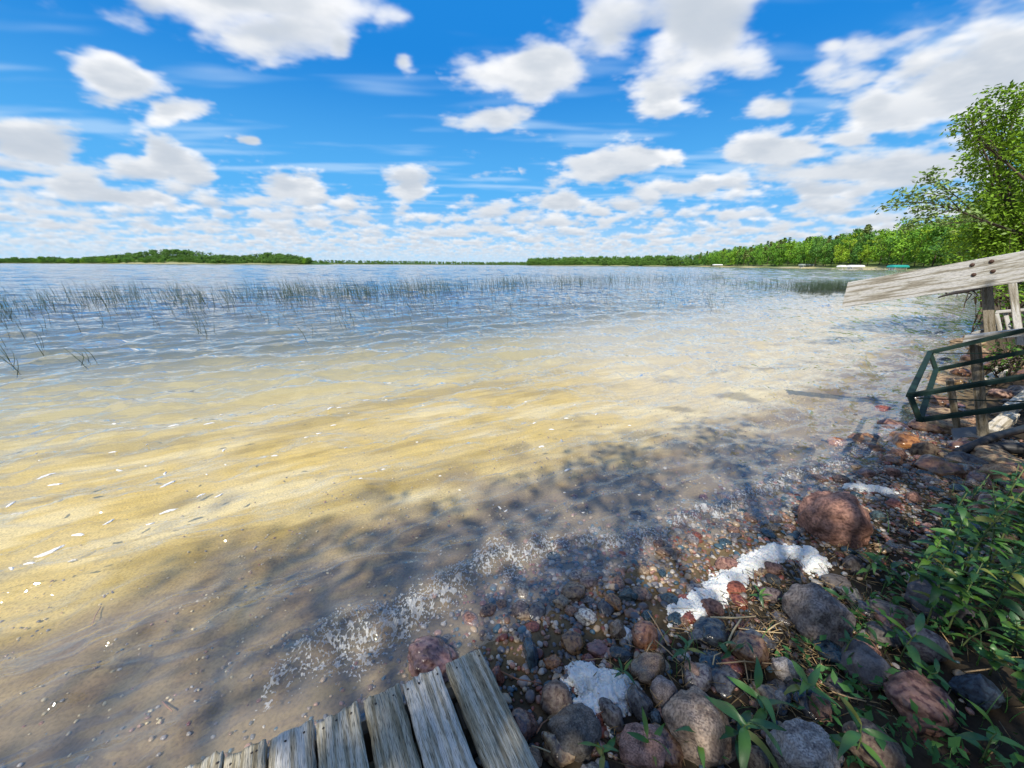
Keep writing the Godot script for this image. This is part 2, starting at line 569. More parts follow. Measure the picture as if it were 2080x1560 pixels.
func crown_mesh(seed_: int, kind: String, count: int, size: float) -> ArrayMesh:
	rng.seed = seed_
	var v := PackedVector3Array()
	var col := PackedColorArray()
	var idx := PackedInt32Array()
	if kind == "leafy":
		var clumps := 34
		for k in clumps:
			var y := rng.randf_range(0.13, 0.97)
			var wide := 0.34 * pow(sin(PI * clampf((y - 0.02) / 1.04, 0.0, 1.0)), 0.55)
			var g := rng.randf() * TAU
			var rr := wide * sqrt(rng.randf()) * 0.95
			var c := Vector3(cos(g) * rr, y, sin(g) * rr)
			var rad := rng.randf_range(0.06, 0.12)
			var tone := rng.randf_range(0.72, 1.25)
			var tint := Color(tone * rng.randf_range(0.85, 1.2), tone, tone * 0.85)
			for i in count / clumps:
				var d := Vector3(rng.randfn(), rng.randfn() * 0.8, rng.randfn()).normalized()
				var p := c + d * rad * rng.randf_range(0.6, 1.1)
				leaf_quad(v, col, idx, p, (d + Vector3.UP * 0.35 + 0.5 * Vector3(rng.randfn(), rng.randfn(), rng.randfn())).normalized(), size * rng.randf_range(0.7, 1.3), tint * rng.randf_range(0.85, 1.12))
	else:
		var tiers := 17
		var lean := 1.0 if kind == "spruce" else 0.8
		for k in tiers:
			var y := (0.12 if kind == "spruce" else 0.42) + (0.86 if kind == "spruce" else 0.56) * k / tiers
			var reach := (0.19 if kind == "spruce" else 0.21) * (pow(1.0 - k / float(tiers), lean) + 0.05)
			if kind == "pine": reach *= rng.randf_range(0.45, 1.15)
			for j in 7:
				var g := rng.randf() * TAU
				var tone := rng.randf_range(0.75, 1.2)
				for i in count / (tiers * 7):
					var f := rng.randf_range(0.15, 1.0)
					var p := Vector3(cos(g) * reach * f, y - reach * f * (0.35 if kind == "spruce" else -0.15), sin(g) * reach * f)
					p += Vector3(rng.randfn(), rng.randfn() * 0.5, rng.randfn()) * 0.014
					leaf_quad(v, col, idx, p, (Vector3.UP + 0.7 * Vector3(rng.randfn(), rng.randfn(), rng.randfn())).normalized(), size * rng.randf_range(0.6, 1.2), Color(tone, tone, tone))
	return sheet(v, PackedVector2Array(), col, idx)

func trunk_mesh(h: float, r: float) -> ArrayMesh:
	return tubes([[[Vector3(0, -0.08, 0), Vector3(0.008, h * 0.35, 0), Vector3(-0.006, h * 0.7, 0.006), Vector3(0, h, 0)], [r, r * 0.8, r * 0.55, r * 0.15]], [[Vector3(0.005, h * 0.4, 0), Vector3(0.10, h * 0.62, 0.05)], [r * 0.4, r * 0.12]], [[Vector3(0.0, h * 0.5, 0), Vector3(-0.09, h * 0.75, -0.06)], [r * 0.4, r * 0.12]]], 5)

func leaf_mat(c: Color, back := 0.35) -> StandardMaterial3D:
	var m := mat(c, 0.62, 0.35)
	m.vertex_color_use_as_albedo = true
	m.backlight_enabled = true
	m.backlight = Color(back, back, back * 0.6)
	return m

var crowns := {}
func far_trees() -> void:
	for k in 4: crowns["leafy%d" % k] = crown_mesh(100 + k, "leafy", 1500, 0.026)
	for k in 2: crowns["pine%d" % k] = crown_mesh(120 + k, "pine", 900, 0.03)
	for k in 2: crowns["spruce%d" % k] = crown_mesh(140 + k, "spruce", 1100, 0.026)
	var trunk := trunk_mesh(0.86, 0.014)
	var bark := mat(lin(0.11, 0.085, 0.06), 0.95, 0.2)
	var tints := [leaf_mat(lin(0.20, 0.39, 0.035), 0.5), leaf_mat(lin(0.14, 0.31, 0.035), 0.5), leaf_mat(lin(0.29, 0.44, 0.035), 0.5), leaf_mat(lin(0.09, 0.22, 0.04), 0.4), leaf_mat(lin(0.07, 0.165, 0.042)), leaf_mat(lin(0.19, 0.25, 0.07))]
	var looks := ["fresh green leafy tree on the wooded hillside beyond the docks", "mid green leafy tree on the wooded hillside beyond the docks", "bright yellow green leafy tree on the wooded hillside beyond the docks", "dark green leafy tree on the wooded hillside beyond the docks", "dark pine standing on the wooded point across the bay", "olive thin crowned pine on the wooded point across the bay"]
	# the wooded shore on the right, nearest trees first
	rng.seed = 5
	var spots := []
	var x := 34.0
	while x < 300.0:
		var z := shore_at(x)
		var slope := (shore_at(x + 0.5) - shore_at(x - 0.5))
		var nrm := Vector2(-slope, 1.0).normalized()
		var range_ := sqrt(x * x + z * z)
		for row in 3:
			if row > 0 and rng.randf() < 0.25: continue
			var d := 7.0 + row * (7.0 + range_ * 0.012) + rng.randf_range(-2.0, 2.5)
			spots.append([x + nrm.x * d + rng.randf_range(-2, 2), z + nrm.y * d + rng.randf_range(-2, 2), row, range_])
		x += (5.2 + range_ * 0.006) / sqrt(1.0 + slope * slope)
	var protos := {}
	for q in spots:
		var wild := rng.randf()
		var t := 0
		var kind := "leafy%d" % (rng.randi() % 4)
		if q[3] > 330.0:
			t = [3, 1, 4, 1, 5, 0][rng.randi() % 6]
		else:
			t = [0, 1, 2, 3, 0, 2, 1, 0, 3, 5][rng.randi() % 10]
		if t == 4: kind = "spruce%d" % (rng.randi() % 2)
		if t == 5: kind = "pine%d" % (rng.randi() % 2)
		var key := "%s_%d" % [kind, t]
		var o: Node3D
		if protos.has(key):
			o = copy_of(protos[key])
		else:
			o = base("pine_tree" if t > 3 else "leafy_tree", Vector3.ZERO)
			put("trunk", trunk, bark, o)
			put("crown", crowns[kind], tints[t], o)
			tag(o, looks[t], "tree", "trees on the wooded shore to the right")
			protos[key] = o
		var h: float = rng.randf_range(13.0, 19.0) + 1.2 * q[2]
		h *= clampf(q[3] / 165.0, 0.3, 1.0)
		if t > 3: h *= 1.12
		o.position = Vector3(q[0], land(q[0], q[1]) - 0.3, q[1])
		o.rotation.y = rng.randf() * TAU
		var wide := rng.randf_range(0.85, 1.15)
		o.scale = Vector3(h * wide, h, h * wide)
		var where_ := "far out on the point across the bay"
		for zone in [[560, "on the middle of the point"], [430, "on the near part of the point"], [330, "near the distant white boat lift"], [268, "left of the grey boat lift"], [235, "behind the grey boat lift"], [212, "behind the long white boat lift"], [190, "between white and teal boat lifts"], [165, "behind the teal boat lift"], [120, "right of the teal boat lift"], [75, "above the top rail"]]:
			if q[3] < zone[0]: where_ = zone[1]
		o.set_meta("label", "%s, %s, %s" % [["fresh green leafy tree", "mid green leafy tree", "bright yellow green leafy tree", "dark green leafy tree", "dark pointed conifer", "olive thin-crowned pine"][t], ["front row", "second row", "back row"][q[2]], where_])
	# land across the lake: low ridges, then their trees
	ridge("island", [[-1700, -1010, 5], [-1400, -1000, 5], [-1080, -960, 5], [-960, -950, 9], [-880, -940, 20], [-790, -930, 21], [-700, -930, 8], [-650, -930, 6], [-590, -930, 14], [-540, -940, 10], [-490, -955, 3], [-470, -960, 0.2]], 140.0)
	ridge("far_shore", [[-1700, -2300, 10], [-1200, -2450, 12], [-700, -2500, 8], [-200, -2500, 5], [150, -2300, 4], [420, -2100, 5]], 220.0)
	ridge("middle_shore", [[20, -1060, 0.4], [70, -1055, 5], [140, -1040, 7], [210, -980, 8], [262, -900, 7], [300, -800, 6], [360, -700, 6]], 120.0)
	grove("trees_on_the_far_shore", "leafy", [[-1700, -2300, 10], [-1200, -2450, 12], [-700, -2500, 8], [-200, -2500, 5], [150, -2300, 4], [420, -2100, 5]], 1100, 120.0, 15.0, "dark line of forest along the far shore of the lake")
	grove("trees_on_the_middle_shore", "mix", [[40, -1060, 3], [70, -1055, 5], [140, -1040, 7], [210, -980, 8], [262, -900, 7], [300, -800, 6], [360, -700, 6]], 620, 70.0, 15.0, "pale green forest behind the narrow beach across the lake")
	grove("trees_behind_the_island_front", "leafy", [[-1700, -1010, 3], [-1560, -1005, 2], [-1440, -1000, 3], [-1330, -990, 2], [-1240, -980, 2], [-1160, -970, 3], [-1080, -960, 2], [-1020, -955, 4], [-960, -950, 9], [-880, -940, 20], [-790, -930, 21], [-700, -930, 8], [-650, -930, 6], [-590, -930, 14], [-540, -940, 10], [-495, -955, 3]], 1250, 100.0, 13.5, "forest covering the low island across the lake on the left")
	# the front of the island, tree by tree
	var first := {}
	rng.seed = 31
	var px := -1310.0
	while px < -492.0:
		var t2: int = [3, 1, 1, 3, 0, 4][rng.randi() % 6]
		var kind2 := "spruce0" if t2 == 4 else "leafy%d" % (rng.randi() % 4)
		var key2 := "%s_%d" % [kind2, t2]
		var o2: Node3D
		if first.has(key2): o2 = copy_of(first[key2])
		else:
			o2 = base("island_tree", Vector3.ZERO)
			put("crown", crowns[kind2], tints[t2], o2)
			tag(o2, ["fresh green tree on the front edge of the low island", "mid green tree on the front edge of the low island", "", "dark green round tree on the front edge of the low island", "dark pointed conifer on the front edge of the low island"][t2], "tree", "trees along the front of the island")
			first[key2] = o2
		var z2 := -945.0 - 45.0 * absf(px + 800.0) / 500.0 + rng.randf_range(4.0, 14.0)
		var h2 := rng.randf_range(9.0, 15.0)
		o2.position = Vector3(px, 0.6, z2 + 6.0)
		o2.rotation.y = rng.randf() * TAU
		o2.scale = Vector3(h2 * 1.25, h2, h2 * 1.25)
		o2.set_meta("label", "%s at the island's water edge %s" % [["fresh green tree", "mid green tree", "", "dark round tree", "dark pointed conifer"][t2], "on the low left end" if px < -1120 else ("left of the main hill" if px < -960 else ("under the main hill's left half" if px < -870 else ("under the main hill's right half" if px < -740 else ("in the dip between the two hills" if px < -640 else "under the small right hill"))))])
		px += rng.randf_range(6.5, 10.5)

func ridge(called: String, pts: Array, deep: float) -> void:
	var v := PackedVector3Array()
	var idx := PackedInt32Array()
	var col := PackedColorArray()
	var across := [[-0.16, -1.0], [-0.10, 0.0], [-0.07, 0.05], [0.1, 0.45], [0.35, 1.0], [0.7, 0.9], [1.0, -0.1]]
	var per := 10
	var count := (pts.size() - 1) * per + 1
	for i in count:
		var k := mini(i / per, pts.size() - 2)
		var f := smoothstep(0.0, 1.0, (i - k * per) / float(per))
		var x: float = lerpf(pts[k][0], pts[k + 1][0], (i - k * per) / float(per))
		var z: float = lerpf(pts[k][1], pts[k + 1][1], f)
		var h: float = lerpf(pts[k][2], pts[k + 1][2], f)
		for a in across:
			v.append(Vector3(x, a[1] * h if a[1] > 0.0 else a[1] * 3.0, z - a[0] * deep + 6.0 * na.get_noise_2d(x * 0.02, 3.0)))
			col.append(Color(0.30, 0.29, 0.17) if a[0] < 0.0 else Color(0.06, 0.12, 0.03))
	var n := across.size()
	for i in count - 1:
		for j in n - 1:
			var q := i * n + j
			idx.append_array([q, q + 1, q + n, q + 1, q + n + 1, q + n])
	var m := mat(Color.WHITE, 0.95, 0.2)
	m.vertex_color_use_as_albedo = true
	tag(put(called, sheet(v, PackedVector2Array(), col, idx), m), "", "", "", "structure")

func scatter(called: String, mesh: Mesh, m: Material, where: Array, tints := []) -> MultiMeshInstance3D:
	var mm := MultiMesh.new()
	mm.transform_format = MultiMesh.TRANSFORM_3D
	mm.use_colors = tints.size() > 0
	mm.mesh = mesh
	mm.instance_count = where.size()
	for i in where.size():
		mm.set_instance_transform(i, where[i])
		if tints: mm.set_instance_color(i, tints[i])
	var o := MultiMeshInstance3D.new()
	o.name = numbered(called)
	o.multimesh = mm
	o.material_override = m
	add_child(o)
	tag(o, "", "", "", "stuff")
	return o

func grove(called: String, kind: String, pts: Array, count: int, deep: float, tall: float, label: String) -> void:
	rng.seed = count + 17
	var sets := {}
	for i in count:
		var f := rng.randf() * (pts.size() - 1)
		var k := int(f)
		f -= k
		var dd := pow(rng.randf(), 1.4)
		var x: float = lerpf(pts[k][0], pts[k + 1][0], f)
		var z: float = lerpf(pts[k][1], pts[k + 1][1], f) - dd * deep * 0.5
		var y: float = lerpf(pts[k][2], pts[k + 1][2], f) * clampf(dd * 1.3, 0.03, 1.0)
		var w := "leafy%d" % (rng.randi() % 3)
		if kind == "mix" and rng.randf() < 0.3: w = "spruce0"
		if kind == "leafy" and rng.randf() < 0.12: w = "pine1"
		if not sets.has(w): sets[w] = [[], []]
		var h := tall * rng.randf_range(0.75, 1.15) * (0.78 if y < 2.5 else 1.0)
		sets[w][0].append(Transform3D(Basis(Vector3.UP, rng.randf() * TAU).scaled(Vector3(h * 1.3, h, h * 1.3)), Vector3(x, y - 0.5, z)))
		var g := rng.randf_range(0.75, 1.2)
		sets[w][1].append(Color(0.12 * g, 0.25 * g, 0.05 * g) if w.begins_with("leafy") else Color(0.06 * g, 0.14 * g, 0.045 * g))
	for w in sets:
		var m := leaf_mat(Color.WHITE, 0.3)
		tag(scatter(called, crowns[w], m, sets[w][0], sets[w][1]), label + ("" if w.begins_with("leafy") else ", its conifers"), "forest")

# ---------------------------------------------------------------- near foliage
func spray(v: PackedVector3Array, idx: PackedInt32Array, col: PackedColorArray, c: Vector3, rad: Vector3, count: int, size: float, droop := 0.3) -> void:
	for i in count:
		var d := Vector3(rng.randfn(), rng.randfn(), rng.randfn()).normalized() * pow(rng.randf(), 0.45)
		var p := c + d * rad
		one_leaf(v, idx, col, p, size, droop)

func one_leaf(v: PackedVector3Array, idx: PackedInt32Array, col: PackedColorArray, p: Vector3, size: float, droop: float) -> void:
	# a small pointed leaf folded along its midrib
	var along := Vector3(rng.randfn(), rng.randfn() * 0.5 - droop, rng.randfn()).normalized()
	var n := (Vector3.UP + 0.75 * Vector3(rng.randfn(), rng.randfn(), rng.randfn())).normalized()
	var side := along.cross(n).normalized()
	var l := size * rng.randf_range(0.65, 1.3)
	var k := v.size()
	n = side.cross(along)
	v.append(p)
	v.append(p + along * l * 0.45 + side * l * 0.24 + n * l * 0.07)
	v.append(p + along * l)
	v.append(p + along * l * 0.45 - side * l * 0.24 + n * l * 0.07)
	v.append(p + along * l * 0.45)
	var g := rng.randf_range(0.75, 1.25)
	for q in 5: col.append(Color(g * rng.randf_range(0.9, 1.15), g, g))
	idx.append_array([k, k + 1, k + 4, k + 1, k + 2, k + 4, k, k + 4, k + 3, k + 4, k + 2, k + 3])

func leafy_thing(called: String, root: Vector3, trunk_r: float, clumps: Array, leaf: float, per: float, m: Material, bark: Material, seed_: int, fork := 0.45) -> Node3D:
	# clumps: [centre, radius]; a limb runs from the trunk to each, twigs and leaves fill it
	rng.seed = seed_
	var o := base(called, root)
	var mid := Vector3.ZERO
	for c in clumps: mid += (c[0] - root) / clumps.size()
	var top := Vector3(mid.x * 0.6, mid.y * fork * 1.4, mid.z * 0.6)
	var list := [[[Vector3(0, -0.3, 0), top * 0.4 + Vector3(0.05, 0, 0.04), top * 0.75, top], [trunk_r, trunk_r * 0.85, trunk_r * 0.65, trunk_r * 0.5]]]
	var v := PackedVector3Array()
	var idx := PackedInt32Array()
	var col := PackedColorArray()
	for c in clumps:
		var p: Vector3 = c[0] - root
		var r: float = c[1]
		var a := top * rng.randf_range(0.55, 1.0)
		var b := a.lerp(p, 0.5) + Vector3(rng.randfn(), rng.randf(), rng.randfn()) * 0.08 * p.distance_to(a)
		list.append([[a, b, p], [trunk_r * 0.34, trunk_r * 0.2, 0.008]])
		for k in 7:
			var q := p + Vector3(rng.randfn(), rng.randfn(), rng.randfn()).normalized() * r * rng.randf_range(0.6, 1.05)
			list.append([[b.lerp(p, rng.randf_range(0.3, 1.0)), p.lerp(q, 0.5) + Vector3(0, 0.06 * r, 0), q], [0.009, 0.006, 0.003]])
			spray(v, idx, col, q, Vector3.ONE * r * 0.42, int(per * r * r / 7.0 * 0.6), leaf)
		spray(v, idx, col, p, Vector3(r, r * 0.8, r), int(per * r * r * 0.5), leaf)
	put("trunk", tubes(list, 5), bark, o)
	put("crown", sheet(v, PackedVector2Array(), col, idx), m, o)
	return o

func leaf_blade(w: float, droop: float, teeth := 0, fold := 0.25) -> ArrayMesh:
	# a leaf one unit long along +x, creased down the middle and bending over
	var st := SurfaceTool.new()
	st.begin(Mesh.PRIMITIVE_TRIANGLES)
	var n := 8 if teeth == 0 else 14
	var rows := []
	for i in n + 1:
		var t := i / float(n)
		var half := w * 0.5 * pow(sin(PI * pow(t, 0.75)), 0.9) if i < n else 0.0
		if i == 0: half = w * 0.04
		if teeth and i % 2: half *= 0.84
		var y := -droop * t * t + 0.10 * t
		var x := t * (1.0 - 0.25 * droop * t)
		var wob := 0.018 * sin(t * 9.0 + w * 40.0)
		rows.append([Vector3(x, y + half * fold + wob, half), Vector3(x, y, 0), Vector3(x, y + half * fold - wob, -half)])
	for i in n:
		var a: Array = rows[i]
		var b: Array = rows[i + 1]
		var pale := [0.92, 0.92, 1.4, 1.4, 0.92, 1.4, 1.4, 1.4, 0.92, 0.92, 1.4, 0.92]
		var at_ := 0
		for q in [a[0], b[0], a[1], a[1], b[0], b[1], a[1], b[1], a[2], a[2], b[1], b[2]]:
			st.set_color(Color(pale[at_], pale[at_], pale[at_]))
			st.add_vertex(q)
			at_ += 1
	st.set_smooth_group(0)
	st.index()
	st.generate_normals()
	return st.commit()

var blades := []
var greens := []
var stem_mat: StandardMaterial3D

func herb(root: Vector3, tall: float, lean: Vector3, nodes: int, leaf: float, opposite: bool, blade: int, seed_: int, label: String, group: String, called := "waterside_plant", category := "plant") -> Node3D:
	rng.seed = seed_
	var o := base(called, root)
	var pts := []
	var rad := []
	for i in 6:
		var t := i / 5.0
		pts.append(Vector3(lean.x * t * t, tall * t, lean.z * t * t) + Vector3(rng.randfn(), 0, rng.randfn()) * 0.012 * tall * t)
		rad.append(lerpf(0.0042, 0.0016, t) * (0.7 + tall))
	put("stem", tubes([[pts, rad]], 5), stem_mat, o)
	var yaw := rng.randf() * TAU
	for k in nodes:
		var t := lerpf(0.22, 1.0, pow((k + 0.6) / nodes, 0.85))
		if k == nodes - 1: t = 1.0
		var f := clampf(t * 5.0, 0.0, 4.999)
		var p: Vector3 = pts[int(f)].lerp(pts[int(f) + 1], f - int(f))
		for side in (2 if opposite else 1):
			var l := leaf * (1.0 - 0.45 * absf(t - 0.6)) * rng.randf_range(0.8, 1.15)
			if opposite and t > 0.9: l *= 0.6
			var lf := put("leaf", blades[blade + rng.randi() % 3], greens[rng.randi() % 4 if rng.randf() < 0.93 else 4], o)
			lf.position = p
			var tip := rng.randf_range(0.05, 0.75) + (0.4 if t > 0.95 else 0.0)
			lf.basis = (Basis(Vector3.UP, yaw + side * PI + rng.randfn() * 0.15) * Basis(Vector3.BACK, tip) * Basis(Vector3.RIGHT, rng.randfn() * 0.3)).scaled(Vector3.ONE * l)
		yaw += 1.571 if opposite else 2.4
	tag(o, label, category, group)
	return o

# ---------------------------------------------------------------- things on the far shore
func boat_lift(where: Vector3, turn: float, long_: float, high: float, cover: Color, label: String, boat := true) -> void:
	var o := base("boat_lift", where, turn)
	var metal := mat(lin(0.45, 0.46, 0.48), 0.4, 0.6)
	var st := SurfaceTool.new()
	st.begin(Mesh.PRIMITIVE_TRIANGLES)
	st.set_smooth_group(-1)
	var prof := [[-1.5, 0.0], [-1.5, 0.45], [-1.1, 0.8], [0.0, 1.0], [1.1, 0.8], [1.5, 0.45], [1.5, 0.0]]
	for k in 6:
		var a := [Vector3(-long_ / 2, high + prof[k][1], prof[k][0]), Vector3(long_ / 2, high + prof[k][1], prof[k][0]), Vector3(long_ / 2, high + prof[k + 1][1], prof[k + 1][0]), Vector3(-long_ / 2, high + prof[k + 1][1], prof[k + 1][0])]
		for q in [0, 1, 2, 0, 2, 3]: st.add_vertex(a[q])
	for e in [-1, 1]:
		for k in range(1, 6):
			for q in [Vector3(e * long_ / 2, high + prof[0][1], prof[0][0]), Vector3(e * long_ / 2, high + prof[k][1], prof[k][0]), Vector3(e * long_ / 2, high + prof[k + 1][1], prof[k + 1][0])]: st.add_vertex(q)
	st.generate_normals()
	put("canopy", st.commit(), mat(cover, 0.6), o)
	for e in [-1, 1]:
		for f in [-1, 1]:
			put("post", beam(Vector3(e * long_ * 0.36, -1.0, f * 1.35), Vector3(e * long_ * 0.36, high + 0.1, f * 1.35), Vector3(0.12, 0, 0), Vector3(0, 0, 0.12)), metal, o)
	if boat:
		var b := SurfaceTool.new()
		b.begin(Mesh.PRIMITIVE_TRIANGLES)
		b.set_smooth_group(-1)
		bar(b, Vector3(-long_ * 0.42, 0.55, 0.55), Vector3(long_ * 0.42, 0.55, 0.55), Vector3(0, 0.55, 0), Vector3(0, 0, 0.6), 0.15)
		bar(b, Vector3(-long_ * 0.42, 0.55, -0.55), Vector3(long_ * 0.42, 0.55, -0.55), Vector3(0, 0.55, 0), Vector3(0, 0, 0.6), 0.15)
		bar(b, Vector3(-long_ * 0.4, 0.95, 0.0), Vector3(long_ * 0.34, 0.95, 0.0), Vector3(0, 0.22, 0), Vector3(0, 0, 2.2), 0.05)
		b.generate_normals()
		put("pontoon_hull", b.commit(), mat(lin(0.6, 0.62, 0.66), 0.35), o)
	tag(o, label, "boat lift")

func jetty(a: Vector3, b: Vector3, label: String) -> void:
	var o := base("jetty", a)
	var d := b - a
	put("deck", beam(Vector3(0, 0.5, 0), d + Vector3(0, 0.5, 0), Vector3(-d.z, 0, d.x).normalized() * 1.2, Vector3(0, 0.16, 0)), mat(lin(0.48, 0.46, 0.42), 0.85), o)
	var n := int(d.length() / 3.0) + 1
	for k in n:
		var p := d * (k / float(n))
		put("post", beam(p + Vector3(0, -1.0, 0), p + Vector3(0, 0.85, 0), Vector3(0.1, 0, 0), Vector3(0, 0, 0.1)), mat(lin(0.3, 0.28, 0.25), 0.9), o)
	tag(o, label, "jetty")

func far_things() -> void:
	var white := lin(0.8, 0.8, 0.82)
	boat_lift(on_water(1736, 547.6), 0.15, 8.2, 1.25, white, "white canopied boat lift beside the hillside lawn")
	boat_lift(on_water(1709, 547.2), 0.2, 3.6, 1.2, white, "short white boat lift left of the long white one", false)
	boat_lift(on_water(1822, 549.2), 0.1, 7.6, 1.25, lin(0.02, 0.32, 0.30), "teal green canopied boat lift at the far end of the shore")
	boat_lift(on_water(1457, 542.7), 0.1, 11.0, 2.2, white, "distant white boat lift at the foot of the dark conifers", false)
	boat_lift(on_water(1637, 545.4), 0.1, 10.0, 2.0, lin(0.28, 0.33, 0.33), "grey boat lift left of the grassy landing")
	jetty(on_water(1752, 548.6), on_water(1800, 549.4), "long pale jetty between the white and the teal boat lifts")
	jetty(on_water(1660, 546.6), on_water(1692, 547.2), "low pale jetty below the hillside lawn")
	jetty(on_water(1585, 545.0), on_water(1612, 545.2), "short distant jetty left of the grey boat lift")
	var lawn := mat(lin(0.20, 0.25, 0.065), 0.95, 0.2)
	for q in [[1862, 548, 1915, 527, 22.0], [1680, 545.5, 1712, 541, 12.0]]:
		var a := on_water(q[0], q[1])
		var b := at(q[2], q[3], depth_of(a) * 1.12)
		var across: Vector3 = right * q[4]
		tag(put("lawn", beam(a, b, across, Vector3(0, 0.3, 0), 0.1), lawn), "", "", "", "structure")
	var s := base("stairway", on_water(1868, 548))
	var lo := Vector3(0, 0.6, -3)
	var hi := at(1895, 529, depth_of(s.position) * 1.1) - s.position
	for e in [-0.6, 0.6]: put("handrail", beam(lo + right * e + Vector3(0, 1, 0), hi + right * e + Vector3(0, 1, 0), Vector3(0, 0.18, 0), Vector3(0.12, 0, 0)), mat(lin(0.5, 0.45, 0.36)), s)
	for k in 12: put("step", beam(lo.lerp(hi, k / 11.0) - right * 0.7, lo.lerp(hi, k / 11.0) + right * 0.7, Vector3(0, 0.12, 0), Vector3(0.1, 0, 0.5)), mat(lin(0.45, 0.41, 0.34)), s)
	tag(s, "wooden stairway climbing the bank beside the teal boat lift", "stairway")

func reeds() -> void:
	var st := SurfaceTool.new()
	st.begin(Mesh.PRIMITIVE_TRIANGLES)
	st.set_smooth_group(0)
	tube(st, [Vector3(0, -0.25, 0), Vector3(0.0, 0.4, 0), Vector3(0.035, 0.75, 0), Vector3(0.10, 1.0, 0)], [0.0048, 0.0046, 0.0036, 0.0012], 4)
	st.index()
	st.generate_normals()
	var stem := st.commit()
	var band := [[-60, 636], [60, 626], [210, 608], [330, 604], [420, 614], [520, 602], [640, 598], [760, 597], [880, 590], [1000, 583], [1120, 576], [1240, 572], [1360, 570], [1470, 566]]
	rng.seed = 77
	var where := []
	var tints := []
	for i in 7000:
		var f := rng.randf() * (band.size() - 1)
		var k := int(f)
		f -= k
		if na.get_noise_2d((k + f) * 1.1, 5.0) + 0.85 < rng.randf(): continue
		if k + f < 5.0 and rng.randf() < 0.55: continue
		var px := lerpf(band[k][0], band[k + 1][0], f)
		var py := lerpf(band[k][1], band[k + 1][1], f) + rng.randfn() * (5.0 + 8.0 * (1.0 - (k + f) / band.size()))
		if rng.randf() < 0.1: py += rng.randf() * 55.0
		var p := on_water(px, maxf(py, 556.0))
		where.append(p)
	for i in 1150:
		var p := on_water(1692, 590) + Vector3(rng.randfn() * 1.2, 0, rng.randfn() * 0.8)
		where.append(p)
	for i in 420:
		var f := pow(rng.randf(), 0.6)
		where.append(on_water(lerpf(1450, 1690, f), lerpf(577, 594, f) + rng.randfn() * 3.5))
	for q in [[30, 750], [22, 745], [190, 740], [178, 735], [640, 690], [700, 660], [1440, 622], [1448, 624], [1470, 622], [95, 720], [420, 680], [410, 672]]:
		for k in 3: where.append(on_water(q[0] + rng.randfn() * 8.0, q[1] + rng.randfn() * 5.0))
	var all := []
	for p in where:
		var h := rng.randf_range(0.4, 1.0) * (0.24 + 0.022 * minf(p.length(), 28.0))
		var tilt := Basis(Vector3.BACK, rng.randfn() * 0.09 + 0.06) * Basis(Vector3.RIGHT, rng.randfn() * 0.09) * Basis(Vector3.UP, rng.randfn() * 0.5 + PI)
		all.append(Transform3D(tilt.scaled(Vector3(1.0, h, 1.0)), p))
		var g := rng.randf_range(0.7, 1.3)
		tints.append(Color(0.032 * g, 0.062 * g, 0.032 * g))
	var m := mat(Color.WHITE, 0.6)
	m.vertex_color_use_as_albedo = true
	tag(scatter("reed_bed", stem, m, all, tints), "band of thin green bulrushes standing in the lake", "reeds")

# ---------------------------------------------------------------- timber
func wood_mat(dark: Color, light: Color, seed_: int, relief := 0.25) -> StandardMaterial3D:
	var m := mat(Color.WHITE, 0.85, 0.3)
	m.albedo_texture = tex(noise(seed_, 0.04, 5), 1024, [[0.0, dark * 0.55], [0.22, dark * 0.8], [0.34, dark.lerp(light, 0.45)], [0.55, light], [0.75, dark.lerp(light, 0.65)], [1.0, light]])
	m.heightmap_enabled = true
	m.heightmap_texture = tex(noise(seed_, 0.02, 5), 512)
	m.heightmap_scale = relief
	m.detail_enabled = true
	m.detail_albedo = tex(noise(seed_ + 40, 0.009, 4), 512, [[0.0, Color(0.66, 0.63, 0.57)], [0.34, Color(0.82, 0.80, 0.75)], [0.47, Color(0.97, 0.97, 0.95)], [0.6, Color(1.0, 1.0, 1.0)], [1.0, Color(1.1, 1.1, 1.1)]])
	m.detail_blend_mode = BaseMaterial3D.BLEND_MODE_MUL
	return m

